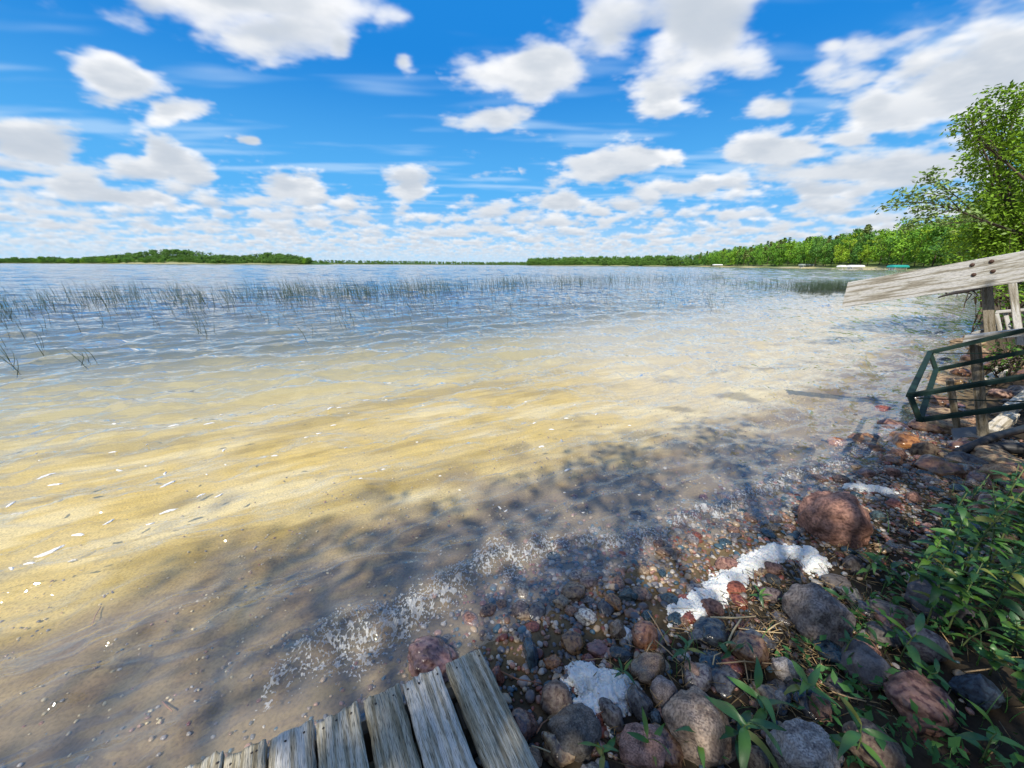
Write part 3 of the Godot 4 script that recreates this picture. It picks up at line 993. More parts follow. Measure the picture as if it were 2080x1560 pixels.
func board(a: Vector3, along: Vector3, across: Vector3, thick: float, seed_: int) -> ArrayMesh:
	# a weathered plank: a = far left top corner; worn edges, split end, cupped grain
	rng.seed = seed_
	var nl := 46
	var nw := 12
	var v := PackedVector3Array()
	var uv := PackedVector2Array()
	var idx := PackedInt32Array()
	var off := Vector2(rng.randf(), rng.randf())
	var ln := along.length()
	var wn := across.length()
	var ad := along / ln
	var cd := across / wn
	var split := rng.randf_range(0.25, 0.75)
	for i in nl + 1:
		for j in nw + 1:
			var u := j / float(nw)
			var t := pow(i / float(nl), 1.25)
			var edge := na.get_noise_2d(seed_ * 31.0 + u * 1.7, 4.0) * 0.010 + na.get_noise_2d(seed_ * 11.0 + u * 9.0, 8.0) * 0.006
			var q := a + ad * (t * ln + edge * (1.0 - t)) + cd * (u * wn)
			if j == 0 or j == nw: q += cd * (0.0045 * na.get_noise_2d(t * 14.0 + seed_ * 3.0, j * 1.0))
			var near_edge := minf(minf(u, 1.0 - u) * wn, t * ln)
			q.y -= 0.004 * exp(-near_edge / 0.004) + 0.0016 * (1.0 - sin(PI * u))
			q.y += 0.0016 * na.get_noise_2d(u * 22.0 + seed_, t * 2.0)
			var crack := absf(u - split - 0.05 * na.get_noise_2d(t * 5.0, seed_))
			if t < 0.55 and crack < 0.05: q.y -= 0.006 * (1.0 - crack / 0.05)
			v.append(q)
			uv.append(Vector2(u * wn / 0.11, t * ln / 1.9) + off)
	for i in nl:
		for j in nw:
			var k := i * (nw + 1) + j
			idx.append_array([k, k + 1, k + nw + 1, k + 1, k + nw + 2, k + nw + 1])
	# sides and end
	var rim := []
	for j in nw + 1: rim.append(j)
	var right_side := []
	for i in nl + 1: right_side.append(i * (nw + 1) + nw)
	var left_side := []
	for i in nl + 1: left_side.append((nl - i) * (nw + 1))
	for line in [rim, right_side, left_side]:
		var k0 := v.size()
		for q in line:
			v.append(v[q])
			uv.append(uv[q])
		for q in line:
			v.append(v[q] - Vector3(0, thick, 0))
			uv.append(uv[q] + Vector2(thick / 0.11, thick / 1.9))
		var n: int = line.size()
		for q in n - 1: idx.append_array([k0 + q, k0 + q + n, k0 + q + 1, k0 + q + 1, k0 + q + n, k0 + q + n + 1])
	return sheet(v, uv, PackedColorArray(), idx)

func walkway() -> void:
	var top := 0.23
	var o := base("board_walkway", Vector3.ZERO)
	var woods := []
	for k in 3: woods.append(wood_mat([lin(0.20, 0.185, 0.15), lin(0.25, 0.24, 0.21), lin(0.17, 0.155, 0.12)][k], [lin(0.56, 0.52, 0.43), lin(0.62, 0.595, 0.54), lin(0.46, 0.42, 0.33)][k], 300 + k, 0.3))
	var nail := mat(lin(0.03, 0.024, 0.022), 0.7)
	var st := SurfaceTool.new()
	st.begin(Mesh.PRIMITIVE_TRIANGLES)
	tube(st, [Vector3(0, -0.01, 0), Vector3(0, 0.0005, 0), Vector3(0, 0.0022, 0)], [0.0036, 0.0036, 0.0024], 8)
	st.generate_normals()
	var head := st.commit()
	var away := at(585, 538, 1.0) - EYE
	away.y = 0.0
	away = away.normalized()
	var n := 0
	for e in [[905, 1347, 978, 1322, 0], [816, 1388, 893, 1357, 1], [738, 1420, 812, 1392, 2], [641, 1465, 727, 1427, 0], [546, 1502, 636, 1468, 1], [455, 1534, 538, 1508, 2], [372, 1560, 450, 1538, 0]]:
		var l := on_water(e[0], e[1], top)
		var r := on_water(e[2], e[3], top)
		var cross := (r - l) - away * (r - l).dot(away)
		var lift := Vector3(0, [0.0, 0.004, -0.003, 0.002, 0.0, -0.004, 0.002][n], 0)
		var p := put("plank", board(l + lift, -away * 1.5, cross, 0.036, 40 + n), woods[e[4]], o)
		rng.seed = 900 + n
		for k in 3 if n % 2 else 2:
			var h := put("nail", head, nail, p)
			h.position = l + lift + cross * clampf((k + 0.5) / (3.0 if n % 2 else 2.0) + rng.randfn() * 0.06, 0.1, 0.9) - away * (0.028 + rng.randf() * 0.008) + Vector3(0, -0.001, 0)
		n += 1
	var j0 := on_water(985, 1330, top) - away * 0.05 + Vector3(0, -0.118, 0)
	var j1 := on_water(372, 1560, top) - away * 0.05 + Vector3(0, -0.118, 0)
	var dir := (j1 - j0).normalized()
	put("joist", beam(j0 - dir * 0.012, j1 + dir * 0.3, Vector3(0, 0.15, 0), away * 0.04, 0.006), mat(lin(0.12, 0.105, 0.08), 0.9), o)
	put("joist", beam(j0 - dir * 0.01 - away * 0.9, j1 - away * 0.9, Vector3(0, 0.15, 0), away * 0.04, 0.006), mat(lin(0.12, 0.105, 0.08), 0.9), o)
	put("post", beam(j0 - away * 0.07 + dir * 0.1 + Vector3(0, 0.05, 0), j0 - away * 0.07 + dir * 0.1 + Vector3(0, -0.35, 0), dir * 0.09, away * 0.09), mat(lin(0.12, 0.105, 0.08), 0.9), o)
	tag(o, "grey weathered board walkway with nailed planks at the water's edge", "walkway")

func railing() -> void:
	var pale := wood_mat(lin(0.33, 0.32, 0.31), lin(0.55, 0.545, 0.54), 330, 0.2)
	var brown := wood_mat(lin(0.11, 0.095, 0.07), lin(0.24, 0.21, 0.165), 331, 0.15)
	var rust := mat(lin(0.06, 0.028, 0.018), 0.7)
	var a := at(1717, 599, 4.0)
	var b := at(2080, 541, 3.12)
	var d := (b - a)
	var o := base("timber_railing", a)
	var hn := d.cross(Vector3.UP).normalized()
	if hn.dot(EYE - a) < 0.0: hn = -hn
	put("rail", beam(Vector3.ZERO, d * 2.0, Vector3(0, 0.254, 0), hn * 0.045, 0.003), pale, o)
	var st := SurfaceTool.new()
	st.begin(Mesh.PRIMITIVE_TRIANGLES)
	tube(st, [Vector3(0, -0.02, 0), Vector3(0, 0.004, 0), Vector3(0, 0.010, 0), Vector3(0, 0.013, 0)], [0.012, 0.016, 0.013, 0.005], 10)
	st.generate_normals()
	var bolt := st.commit()
	for q in [[1975, 538], [2014, 531], [1978, 558], [2017, 551]]:
		var ray := at(q[0], q[1], 1.0) - EYE
		var hit := EYE + ray * ((a + hn * 0.02 - EYE).dot(hn) / ray.dot(hn))
		var k := put("bolt", bolt, rust, o)
		k.position = hit - a
		k.basis = Basis(Quaternion(Vector3.UP, hn))
	var back := -hn * 0.07
	var p1 := at(2002, 545, 3.44)
	var p2 := at(2011, 676, 3.42)
	put("post", beam(p1 - a, p2 - a, Vector3(0.05, 0, 0.05), hn * 0.07), brown, o)
	var q1 := at(2052, 540, 3.65)
	var q2 := at(2072, 700, 3.65)
	put("post", beam(q1 - a, q2 - a, Vector3(0.045, 0, 0.035), hn * 0.06), pale, o)
	var l1 := at(1980, 688, 3.5)
	var l2 := at(1999, 905, 3.5)
	put("post", beam(l1 - a, l2 + (l2 - l1) * 0.05 - a, Vector3(0.06, 0, 0.045), hn * 0.08), brown, o)
	var m1 := at(1929, 772, 3.7)
	var m2 := at(1948, 895, 3.7)
	put("post", beam(m1 - a, m2 + (m2 - m1) * 0.3 - a, Vector3(0.04, 0, 0.035), hn * 0.05), brown, o)
	var s1 := at(1958, 688, 3.46)
	var s2 := at(2090, 673, 3.1)
	put("lower_rail", beam(s1 - a, s1 + (s2 - s1) * 1.8 - a, Vector3(0, 0.06, 0), hn * 0.10, 0.003), pale, o)
	put("gusset", beam(at(1972, 680, 3.47) - a, at(2022, 664, 3.5) - a, Vector3(0, 0.035, 0), hn * 0.07, 0.003), pale, o)
	put("cross_rail", beam(at(2022, 634, 4.0) - a, at(2100, 628, 3.9) - a, Vector3(0, 0.03, 0), hn * 0.03, 0.003), pale, o)
	for q in [[2024, 636, 2032, 672], [2042, 634, 2050, 670], [2060, 634, 2064, 668]]:
		put("baluster", beam(at(q[0], q[1], 4.0) - a, at(q[2], q[3], 4.0) - a, Vector3(0.03, 0, 0.02), hn * 0.02, 0.003), pale, o)
	tag(o, "weathered timber railing with a wide bolted top rail leaning over the shore", "railing")

	# the green angle iron frame
	var green := mat(lin(0.012, 0.034, 0.029), 0.65, 0.35)
	green.albedo_texture = tex(noise(61, 0.05, 4), 256, [[0.0, Color(1.0, 0.75, 0.6)], [0.4, Color(0.85, 0.9, 0.9)], [1.0, Color(1.3, 1.25, 1.2)]])
	green.uv1_triplanar = true
	var c := at(1848, 803, 2.55)
	var dd := at(1868, 853, 2.55)
	var aa := at(1889, 716, 3.42)
	var bb := at(1901, 751, 3.42)
	var f := base("metal_frame", c)
	var ends := [at(2080, 765, 2.26), at(2080, 824, 2.26), at(2080, 671, 3.05), at(2080, 715, 3.05)]
	var starts := [c, dd, aa, bb]
	for k in 4: put("long_bar", beam(starts[k] - c, starts[k] + (ends[k] - starts[k]) * 2.0 - c, Vector3(0, 0.029, 0), Vector3(0.018, 0, 0.022), 0.003), green, f)
	put("end_bar", beam(c - c, aa - c, Vector3(0.03, 0.0, 0.02), Vector3(0, 0.03, 0), 0.003), green, f)
	put("end_bar", beam(dd - c, bb - c, Vector3(0.03, 0.0, 0.02), Vector3(0, 0.03, 0), 0.003), green, f)
	put("end_bar", beam(c - c, dd - c, Vector3(0.028, 0, 0.014), Vector3(-0.014, 0, 0.028), 0.003), green, f)
	put("end_bar", beam(aa - c, bb - c, Vector3(0.028, 0, 0.014), Vector3(-0.014, 0, 0.028), 0.003), green, f)
	put("tie_wire", tubes([[[at(1862, 809, 2.55) - c, at(2090, 816, 2.26) - c], [0.004, 0.004]]], 5), green, f)
	put("tie_wire", tubes([[[at(1892, 717, 3.4) - c, at(2090, 719, 3.05) - c], [0.004, 0.004]]], 5), green, f)
	tag(f, "dark green angle iron frame lying on the rocks under the railing", "frame")

	# pale timbers lying up the bank behind it
	var sawn := wood_mat(lin(0.42, 0.37, 0.29), lin(0.66, 0.60, 0.50), 335, 0.12)
	var n := 0
	for t in [[2008, 882, 2052, 846, "pale sawn timber nearest the black pipes, low end on stones"], [2045, 836, 2105, 790, "long pale sawn timber behind the wire of the green frame"], [2002, 776, 2042, 752, "short pale sawn block beside the dark post"], [2028, 750, 2100, 722, "farthest pale sawn timber, up against the bushes"]]:
		var e0 := ground(t[0], t[1], 0.06)
		var e1 := ground(t[2], t[3], 0.09)
		var tt := base("sawn_timber", e0)
		put("body", beam(Vector3.ZERO, e1 - e0, Vector3(0, 0.09, 0), (e1 - e0).cross(Vector3.UP).normalized() * 0.11, 0.006), sawn, tt)
		tag(tt, t[4], "timber", "pale timbers lying up the bank")
		n += 1
	# two black pipes and a grey sheet
	var black := mat(lin(0.022, 0.023, 0.026), 0.5)
	var pa := ground(1942, 920, 0.05)
	var pb := ground(2100, 866, 0.16)
	tag(put("black_pipe", tubes([[[pa, pa.lerp(pb, 0.45) + Vector3(0, 0.04, 0), pb], [0.034, 0.034, 0.034]]], 10), black), "black pipe slanting up the bank across the stones", "pipe")
	var pc := ground(1982, 908, 0.05)
	var pd := ground(2100, 912, 0.09)
	var pipe := base("black_pipe", pc)
	put("pipe_wall", tubes([[[Vector3.ZERO, pd - pc], [0.048, 0.05]]], 14), black, pipe)
	put("mouth_shade_disc", tubes([[[(pc - pd).normalized() * 0.004, (pc - pd).normalized() * 0.002], [0.036, 0.036]]], 12), mat(lin(0.004, 0.004, 0.004), 0.95, 0.1), pipe)  # near-black disc over the capped end, painting the shade of the hollow
	tag(pipe, "black pipe with an open end among the leaves", "pipe")
	var s0 := ground(1936, 890, 0.07)
	var s3 := ground(2004, 884, 0.10)
	tag(put("grey_sheet", beam(s0, s3, (ground(1965, 868, 0.12) - ground(1975, 905, 0.05)), Vector3(0, 0.02, 0), 0.003), mat(lin(0.10, 0.105, 0.11), 0.6)), "flat grey sheet lying over the stones at the foot of the posts", "sheet")
	var br := at(1906, 604, 5.0)
	tag(put("bare_branch", tubes([[[br - br, at(1930, 597, 5.0) - br, at(1962, 591, 4.95) - br, at(1996, 582, 4.9) - br, at(2075, 560, 4.8) - br], [0.008, 0.017, 0.024, 0.03, 0.04]], [[at(1960, 592, 4.95) - br, at(1974, 598, 4.95) - br, at(1962, 612, 5.0) - br], [0.012, 0.008, 0.004]], [[at(1975, 589, 4.95) - br, at(1986, 600, 4.95) - br, at(1972, 610, 5.0) - br], [0.01, 0.007, 0.004]], [[at(1925, 598, 5.0) - br, at(1916, 592, 5.0) - br], [0.01, 0.004]]], 6), mat(lin(0.03, 0.025, 0.024), 0.9)), "bare dark branch hanging over the water below the top rail", "branch")
	get_node("bare_branch").position = br

# ---------------------------------------------------------------- stones
var stone_mats := {}
func stone_mat(kind: String, c: Color, wet: bool) -> StandardMaterial3D:
	var key := kind + str(c) + str(wet)
	if stone_mats.has(key): return stone_mats[key]
	var m := mat((c * (0.98 if wet else 1.12)).linear_to_srgb(), 0.2 if wet else 0.7, 0.55 if wet else 0.4)
	if not stone_mats.has(kind):
		var t: NoiseTexture2D
		var h: NoiseTexture2D
		if kind == "granite":
			t = tex(noise(201, 0.085, 4, FastNoiseLite.TYPE_VALUE_CUBIC), 512, [[0.0, Color(0.5, 0.5, 0.53)], [0.36, Color(0.64, 0.62, 0.63)], [0.5, Color(0.9, 0.88, 0.86)], [0.62, Color(1.0, 0.95, 0.92)], [0.74, Color(1.15, 1.12, 1.1)], [1.0, Color(1.3, 1.27, 1.22)]])
		elif kind == "mottled":
			t = tex(noise(202, 0.016, 5), 512, [[0.0, Color(0.4, 0.36, 0.4)], [0.38, Color(0.7, 0.64, 0.66)], [0.5, Color(1.0, 0.98, 0.96)], [0.7, Color(1.15, 1.05, 0.95)], [1.0, Color(1.3, 1.25, 1.2)]])
		else:
			t = tex(noise(203, 0.03, 4, FastNoiseLite.TYPE_SIMPLEX_SMOOTH, FastNoiseLite.FRACTAL_RIDGED), 512, [[0.0, Color(0.55, 0.55, 0.6)], [0.5, Color(0.9, 0.9, 0.9)], [0.85, Color(1.1, 1.05, 1.0)], [1.0, Color(1.3, 1.3, 1.3)]])
		h = tex(noise(205, 0.05, 4), 256)
		stone_mats[kind] = [t, h]
	m.albedo_texture = stone_mats[kind][0]
	m.heightmap_enabled = true
	m.heightmap_texture = stone_mats[kind][1]
	m.heightmap_scale = 0.16
	if not stone_mats.has("stain"):
		stone_mats["stain"] = tex(noise(207, 0.011, 5), 512, [[0.0, Color(0.5, 0.48, 0.48)], [0.36, Color(0.72, 0.70, 0.70)], [0.48, Color(0.98, 0.99, 0.97)], [0.62, Color(1.1, 1.1, 1.1)], [1.0, Color(1.3, 1.27, 1.2)]])
	m.detail_enabled = true
	m.detail_albedo = stone_mats["stain"]
	m.detail_blend_mode = BaseMaterial3D.BLEND_MODE_MUL
	m.detail_uv_layer = BaseMaterial3D.DETAIL_UV_2
	m.uv2_triplanar = true
	m.uv2_scale = Vector3.ONE * 0.23
	m.uv1_triplanar = true
	m.uv1_scale = Vector3.ONE * {"granite": 0.55, "mottled": 0.42, "streaked": 0.5}[kind]
	stone_mats[key] = m
	return m

const PINK := Color(0.34, 0.19, 0.145)
const RED := Color(0.30, 0.10, 0.065)
const ORANGE := Color(0.42, 0.185, 0.075)
const BROWN := Color(0.22, 0.125, 0.075)
const TAN := Color(0.42, 0.31, 0.20)
const SLATE := Color(0.10, 0.105, 0.12)
const TEAL := Color(0.05, 0.095, 0.125)
const GREYS := Color(0.25, 0.225, 0.215)
const PALE := Color(0.36, 0.33, 0.29)
const PURPLE := Color(0.18, 0.14, 0.13)

func rock(px: float, py: float, rx: float, ry: float, c: Color, kind: String, angular: float, wet: bool, label: String, called := "rock", seed_ := 0, level := 3) -> MeshInstance3D:
	# rx, ry: half size in the photograph's pixels; the stone rests in the ground where its middle is seen
	var xx := (px - 1040.0) / F
	var yy := (780.0 - py) / F
	var e := sqrt(1.0 + xx * xx + yy * yy)
	var cosq := absf(xx) / maxf(0.001, sqrt(xx * xx + yy * yy))
	var ex := lerpf(1.0, e, cosq)
	var ey := lerpf(e, 1.0, cosq)
	var g := ground(px, py, 0.03)
	var z := depth_of(g)
	var a := rx * z / F / ex
	var b := ry * z / F / ey
	g = ground(px, py, b * 0.35)
	z = depth_of(g)
	a = rx * z / F / ex
	b = ry * z / F / ey
	var sd := seed_ if seed_ else int(px * 3 + py)
	var o := put(called, stone(sd, level, angular), stone_mat(kind, c, wet))
	rng.seed = sd
	o.position = g
	o.basis = (Basis(Vector3.UP, rng.randf_range(-0.4, 0.4)) * Basis(Vector3.BACK, rng.randf_range(-0.18, 0.18))).scaled_local(Vector3(a, b * 0.92, (a + b) * 0.5)) 
	if label: tag(o, label, "rock")
	return o

func rocks() -> void:
	rock(1697, 1057, 72, 68, PINK * 1.1, "granite", 0.15, false, "big rounded pinkish brown boulder standing alone beside the long foam drift", "boulder", 4, 4)
	rock(1660, 1255, 70, 70, GREYS * 0.95, "granite", 0.2, false, "grey boulder with a ledge across its top behind the straw", "boulder", 8, 4)
	rock(1419, 1476, 74, 78, Color(0.32, 0.26, 0.21), "granite", 0.1, false, "large tan granite boulder with a dark streak behind the big-leaved plant", "boulder", 12, 4)
	rock(1635, 1530, 92, 58, Color(0.36, 0.345, 0.33), "granite", 0.1, false, "light grey speckled granite boulder at the bottom edge", "boulder", 14, 4)
	rock(1860, 1425, 112, 58, Color(0.22, 0.13, 0.11), "mottled", 0.5, false, "long reddish slab-like boulder pointing left among the plants", "boulder", 19, 4)
	rock(1772, 1515, 68, 55, Color(0.21, 0.155, 0.12), "mottled", 0.2, false, "brown domed boulder under the grass below the reddish slab", "boulder", 21, 3)
	rock(1755, 1348, 68, 48, Color(0.15, 0.145, 0.155), "streaked", 0.25, false, "dark grey boulder with fine pale lines left of the plants", "boulder", 22, 3)
	rock(1875, 1310, 52, 44, Color(0.22, 0.195, 0.20), "mottled", 0.3, false, "grey lilac boulder shaded under the weeds", "boulder", 25, 3)
	rock(1825, 1250, 68, 20, Color(0.20, 0.175, 0.16), "mottled", 0.4, false, "low flat grey brown rock below the broad green leaves", "rock", 27, 3)
	rock(1905, 1225, 72, 52, Color(0.12, 0.115, 0.135), "streaked", 0.7, false, "dark blue grey broken slab half hidden by the weeds", "boulder", 28, 3)
	rock(1985, 1410, 58, 50, Color(0.045, 0.07, 0.105), "mottled", 0.6, false, "dark blue flat-faced boulder right of the reddish slab", "boulder", 30, 3)
	rock(1166, 1486, 54, 50, Color(0.15, 0.145, 0.135), "granite", 0.15, false, "dark grey speckled boulder right of the walkway", "boulder", 33, 4)
	rock(1303, 1518, 53, 44, Color(0.38, 0.24, 0.20), "granite", 0.15, false, "pink speckled granite rock with a small green plant on it", "boulder", 35, 3)
	rock(1057, 1477, 33, 38, Color(0.24, 0.125, 0.10), "mottled", 0.1, true, "smooth red brown rock touching the walkway's edge", "rock", 36)
	rock(1133, 1418, 39, 34, Color(0.19, 0.155, 0.14), "mottled", 0.6, false, "blocky grey brown rock left of the round foam heap", "rock", 41)
	rock(1320, 1358, 42, 30, Color(0.27, 0.19, 0.12), "granite", 0.3, true, "mottled brown rock right of the round foam heap", "rock", 43)
	rock(1348, 1407, 28, 42, Color(0.30, 0.265, 0.26), "granite", 0.35, false, "pale grey upright rock above the large tan granite boulder", "rock", 44)
	rock(1300, 1430, 24, 46, Color(0.13, 0.13, 0.14), "mottled", 0.3, true, "narrow dark grey rock between the foam heap and the pale upright rock", "rock", 46)
	rock(1332, 1464, 15, 28, Color(0.07, 0.10, 0.125), "mottled", 0.4, true, "small blue grey sliver of rock against the tan granite boulder", "rock", 47)
	rock(1244, 1454, 28, 44, Color(0.16, 0.15, 0.15), "mottled", 0.8, false, "dark pointed slab at the lower edge of the round foam heap", "rock", 49)
	rock(1084, 1543, 24, 24, Color(0.40, 0.27, 0.18), "granite", 0.6, false, "small tan block in the straw beside the walkway", "rock", 50)
	rock(1450, 1284, 46, 29, Color(0.055, 0.068, 0.085), "mottled", 0.3, true, "blue black rock under the crossed dry stalks", "rock", 53)
	rock(1522, 1324, 44, 42, Color(0.30, 0.175, 0.10), "mottled", 0.35, true, "glossy orange brown rock with purple streaks in the straw", "rock", 55)
	rock(1310, 1294, 31, 34, Color(0.36, 0.175, 0.10), "mottled", 0.25, true, "smooth orange rock with a dry stalk lying on it", "rock", 58)
	rock(1254, 1282, 18, 26, Color(0.28, 0.20, 0.14), "mottled", 0.3, true, "tan upright stone left of the smooth orange rock", "rock", 60)
	rock(1215, 1320, 26, 16, Color(0.24, 0.12, 0.105), "streaked", 0.4, true, "flat red brown streaked stone above the round foam heap", "rock", 61)
	rock(1263, 1331, 26, 15, Color(0.035, 0.045, 0.055), "mottled", 0.2, true, "glossy black stone below the smooth orange rock", "rock", 62)
	rock(1162, 1308, 28, 24, Color(0.24, 0.135, 0.06), "mottled", 0.2, true, "wet amber brown stone among the pebbles above the foam heap", "rock", 64)
	rock(1078, 1326, 19, 42, Color(0.045, 0.085, 0.125), "streaked", 0.6, true, "long wet blue black stone right of the walkway's end", "rock", 66)
	rock(1121, 1345, 20, 13, ORANGE * 0.9, "mottled", 0.3, true, "flat orange stone below the amber brown stone", "rock", 68)
	rock(1010, 1375, 17, 32, RED * 0.95, "mottled", 0.5, true, "red stone tucked against the walkway's first plank", "rock", 69)
	rock(1445, 1236, 28, 19, Color(0.24, 0.135, 0.105), "mottled", 0.15, false, "smooth brown stone lying in the lower end of the foam drift", "rock", 71)
	rock(1494, 1198, 25, 15, RED, "mottled", 0.3, false, "brick red stone lying in the middle of the foam drift", "rock", 72)
	rock(1394, 1218, 19, 12, RED * 0.9, "mottled", 0.4, true, "small red stone left of the foam drift", "rock", 73)
	rock(1384, 1264, 18, 13, BROWN, "mottled", 0.2, true, "small brown stone just below the foam drift", "rock", 74)
	rock(1407, 1366, 17, 26, Color(0.36, 0.26, 0.22), "granite", 0.4, false, "thin pinkish stone standing among the leaves", "rock", 75)
	rock(1192, 1254, 22, 18, Color(0.66, 0.63, 0.57), "mottled", 0.4, true, "whitish stone among the dark wet pebbles", "rock", 77)
	rock(1244, 1226, 21, 19, Color(0.42, 0.20, 0.07), "mottled", 0.7, true, "angular rust orange stone beside a dark teal one", "rock", 78)
	rock(1276, 1212, 21, 15, Color(0.03, 0.055, 0.062), "mottled", 0.7, true, "dark teal glossy stone beside the rust orange one", "rock", 79)
	rock(1160, 1240, 16, 14, Color(0.36, 0.20, 0.12), "mottled", 0.6, true, "square pinkish orange stone in the shallow wash", "rock", 80)
	rock(1164, 1204, 29, 17, Color(0.20, 0.14, 0.09), "mottled", 0.2, true, "brown rounded stone under the thin wash", "rock", 81)
	rock(1354, 1124, 24, 11, Color(0.25, 0.16, 0.10), "mottled", 0.2, true, "flat brown stone in the water near the breaking ripple", "rock", 82)
	rock(1476, 1148, 25, 17, PINK, "mottled", 0.4, true, "pinkish brown stone left of the foam drift's top", "rock", 83)
	rock(1571, 1156, 22, 15, Color(0.20, 0.12, 0.10), "mottled", 0.3, false, "dark brown stone on the right side of the foam drift", "rock", 84)
	rock(1570, 1178, 21, 11, Color(0.035, 0.042, 0.05), "mottled", 0.4, false, "black stone below the foam drift's right side", "rock", 85)
	rock(1566, 1210, 28, 17, Color(0.19, 0.15, 0.145), "mottled", 0.3, false, "grey brown stone behind the small leafy sprout", "rock", 86)
	rock(1595, 1362, 26, 34, Color(0.42, 0.40, 0.385), "granite", 0.4, false, "pale grey white rock between the orange rock and the big leaves", "rock", 88)
	rock(1580, 1425, 20, 28, Color(0.27, 0.29, 0.31), "granite", 0.5, false, "bluish white speckled rock behind the big-leaved plant", "rock", 89)
	rock(1665, 1440, 24, 40, Color(0.25, 0.16, 0.13), "granite", 0.4, false, "reddish brown rock between the two leafy shoots", "rock", 90)
	rock(875, 1340, 58, 38, Color(0.33, 0.20, 0.185), "mottled", 0.15, true, "purplish pink rock in the water at the end of the planks", "boulder", 92, 4)
	rock(1700, 1184, 36, 13, Color(0.24, 0.20, 0.17), "streaked", 0.3, false, "long grey brown stone below the pinkish boulder", "rock", 93)
	rock(1735, 1150, 26, 22, Color(0.13, 0.115, 0.11), "mottled", 0.3, false, "dark stone at the right foot of the pinkish boulder", "rock", 94)
	rock(1785, 1050, 19, 14, Color(0.06, 0.10, 0.115), "mottled", 0.4, false, "blue teal stone right of the pinkish boulder", "rock", 95)
	rock(1815, 1024, 19, 12, Color(0.33, 0.145, 0.13), "mottled", 0.3, false, "rosy red stone above the blue teal stone", "rock", 96)
	rock(1856, 1012, 17, 15, PINK, "mottled", 0.4, false, "pale pink stone beside the weeds' left edge", "rock", 97)
	rock(1760, 962, 21, 12, Color(0.23, 0.145, 0.14), "streaked", 0.5, true, "flat topped reddish stone at the upper foam patch", "rock", 98)
	rock(1708, 974, 20, 11, Color(0.12, 0.085, 0.075), "mottled", 0.3, true, "dark brown wet stone left of the upper foam patch", "rock", 99)
	rock(1815, 962, 17, 13, Color(0.18, 0.11, 0.10), "mottled", 0.3, false, "small maroon stone right of the upper foam patch", "rock", 101)
	rock(1752, 896, 36, 19, Color(0.33, 0.185, 0.10), "mottled", 0.4, true, "wet orange brown rock at the waterline left of the grey sheet", "rock", 102)
	rock(1700, 898, 22, 12, ORANGE, "mottled", 0.3, true, "low orange stone awash left of the wet orange brown rock", "rock", 103)
	rock(1836, 896, 46, 20, Color(0.40, 0.19, 0.075), "mottled", 0.5, true, "long glossy orange rock in front of the green frame's corner", "rock", 104)
	rock(1885, 868, 44, 17, Color(0.36, 0.20, 0.11), "mottled", 0.5, true, "orange brown rock beneath the green frame's lower bar", "rock", 105)
	rock(1822, 925, 20, 14, Color(0.29, 0.17, 0.13), "mottled", 0.2, false, "round brown stone below the long glossy orange rock", "rock", 106)
	rock(1878, 918, 28, 24, Color(0.13, 0.10, 0.075), "mottled", 0.2, false, "dark olive rounded rock in front of the grey sheet", "rock", 107)
	rock(1923, 932, 22, 15, TAN, "mottled", 0.3, false, "pale tan stone behind the tops of the weeds", "rock", 108)
	rock(2032, 965, 44, 27, Color(0.40, 0.28, 0.18), "granite", 0.3, false, "sunlit tan boulder right of the weeds", "boulder", 109)
	rock(1798, 831, 25, 8, RED * 1.2, "mottled", 0.6, true, "flat red rock awash left of the green frame", "rock", 110)
	rock(1951, 758, 26, 12, Color(0.17, 0.085, 0.04), "mottled", 0.3, true, "dark rusty rock in the water behind the green frame", "rock", 111)
	rock(1952, 779, 20, 11, Color(0.22, 0.14, 0.05), "mottled", 0.3, true, "yellow brown rock behind the green frame's upper bar", "rock", 112)
	rock(1900, 836, 18, 10, Color(0.45, 0.21, 0.11), "mottled", 0.4, true, "bright orange stone seen inside the green frame", "rock", 113)
	rock(1967, 853, 24, 13, Color(0.40, 0.27, 0.20), "mottled", 0.4, false, "tan pink stone behind the dark post", "rock", 114)
	rock(2030, 800, 27, 15, Color(0.36, 0.235, 0.19), "mottled", 0.5, false, "pinkish heap-like rock between the pale timbers", "rock", 115)
	rock(1918, 733, 24, 8, Color(0.055, 0.06, 0.08), "mottled", 0.3, true, "blue black rock awash behind the green frame", "rock", 116)
	rock(1935, 945, 40, 22, Color(0.26, 0.22, 0.19), "granite", 0.3, false, "grey stone showing through the top of the weeds", "rock", 117)
	rock(1540, 1545, 34, 30, Color(0.12, 0.11, 0.10), "mottled", 0.3, false, "dark stone left of the light grey granite boulder", "rock", 118)
	rock(1700, 1395, 30, 24, Color(0.10, 0.09, 0.09), "mottled", 0.3, false, "small dark stone left of the reddish slab's point", "rock", 119)
	rock(1790, 1290, 40, 24, Color(0.13, 0.12, 0.115), "mottled", 0.3, false, "dark grey stone above the grey lilac boulder", "rock", 120)
	# countable cobbles in the wash and along the bank
	rng.seed = 404
	var kinds := []
	var hues := [PURPLE, BROWN, SLATE, PINK, TEAL * 0.8, TAN * 0.9, RED * 0.8, GREYS, PALE]
	var words := ["purple brown", "brown", "slate grey", "pinkish", "blue black", "tan", "dark red", "mid grey", "whitish"]
	var shapes := []
	for k in 6: shapes.append(stone(700 + k, 2, 0.25 * (k % 3)))
	for k in hues.size():
		var o := put("cobble", shapes[k % 6], stone_mat("mottled", hues[k], true))
		tag(o, words[k] + " wet cobble lying in the pebbles along the waterline", "cobble", "cobbles along the waterline")
		kinds.append(o)
	var made := 0
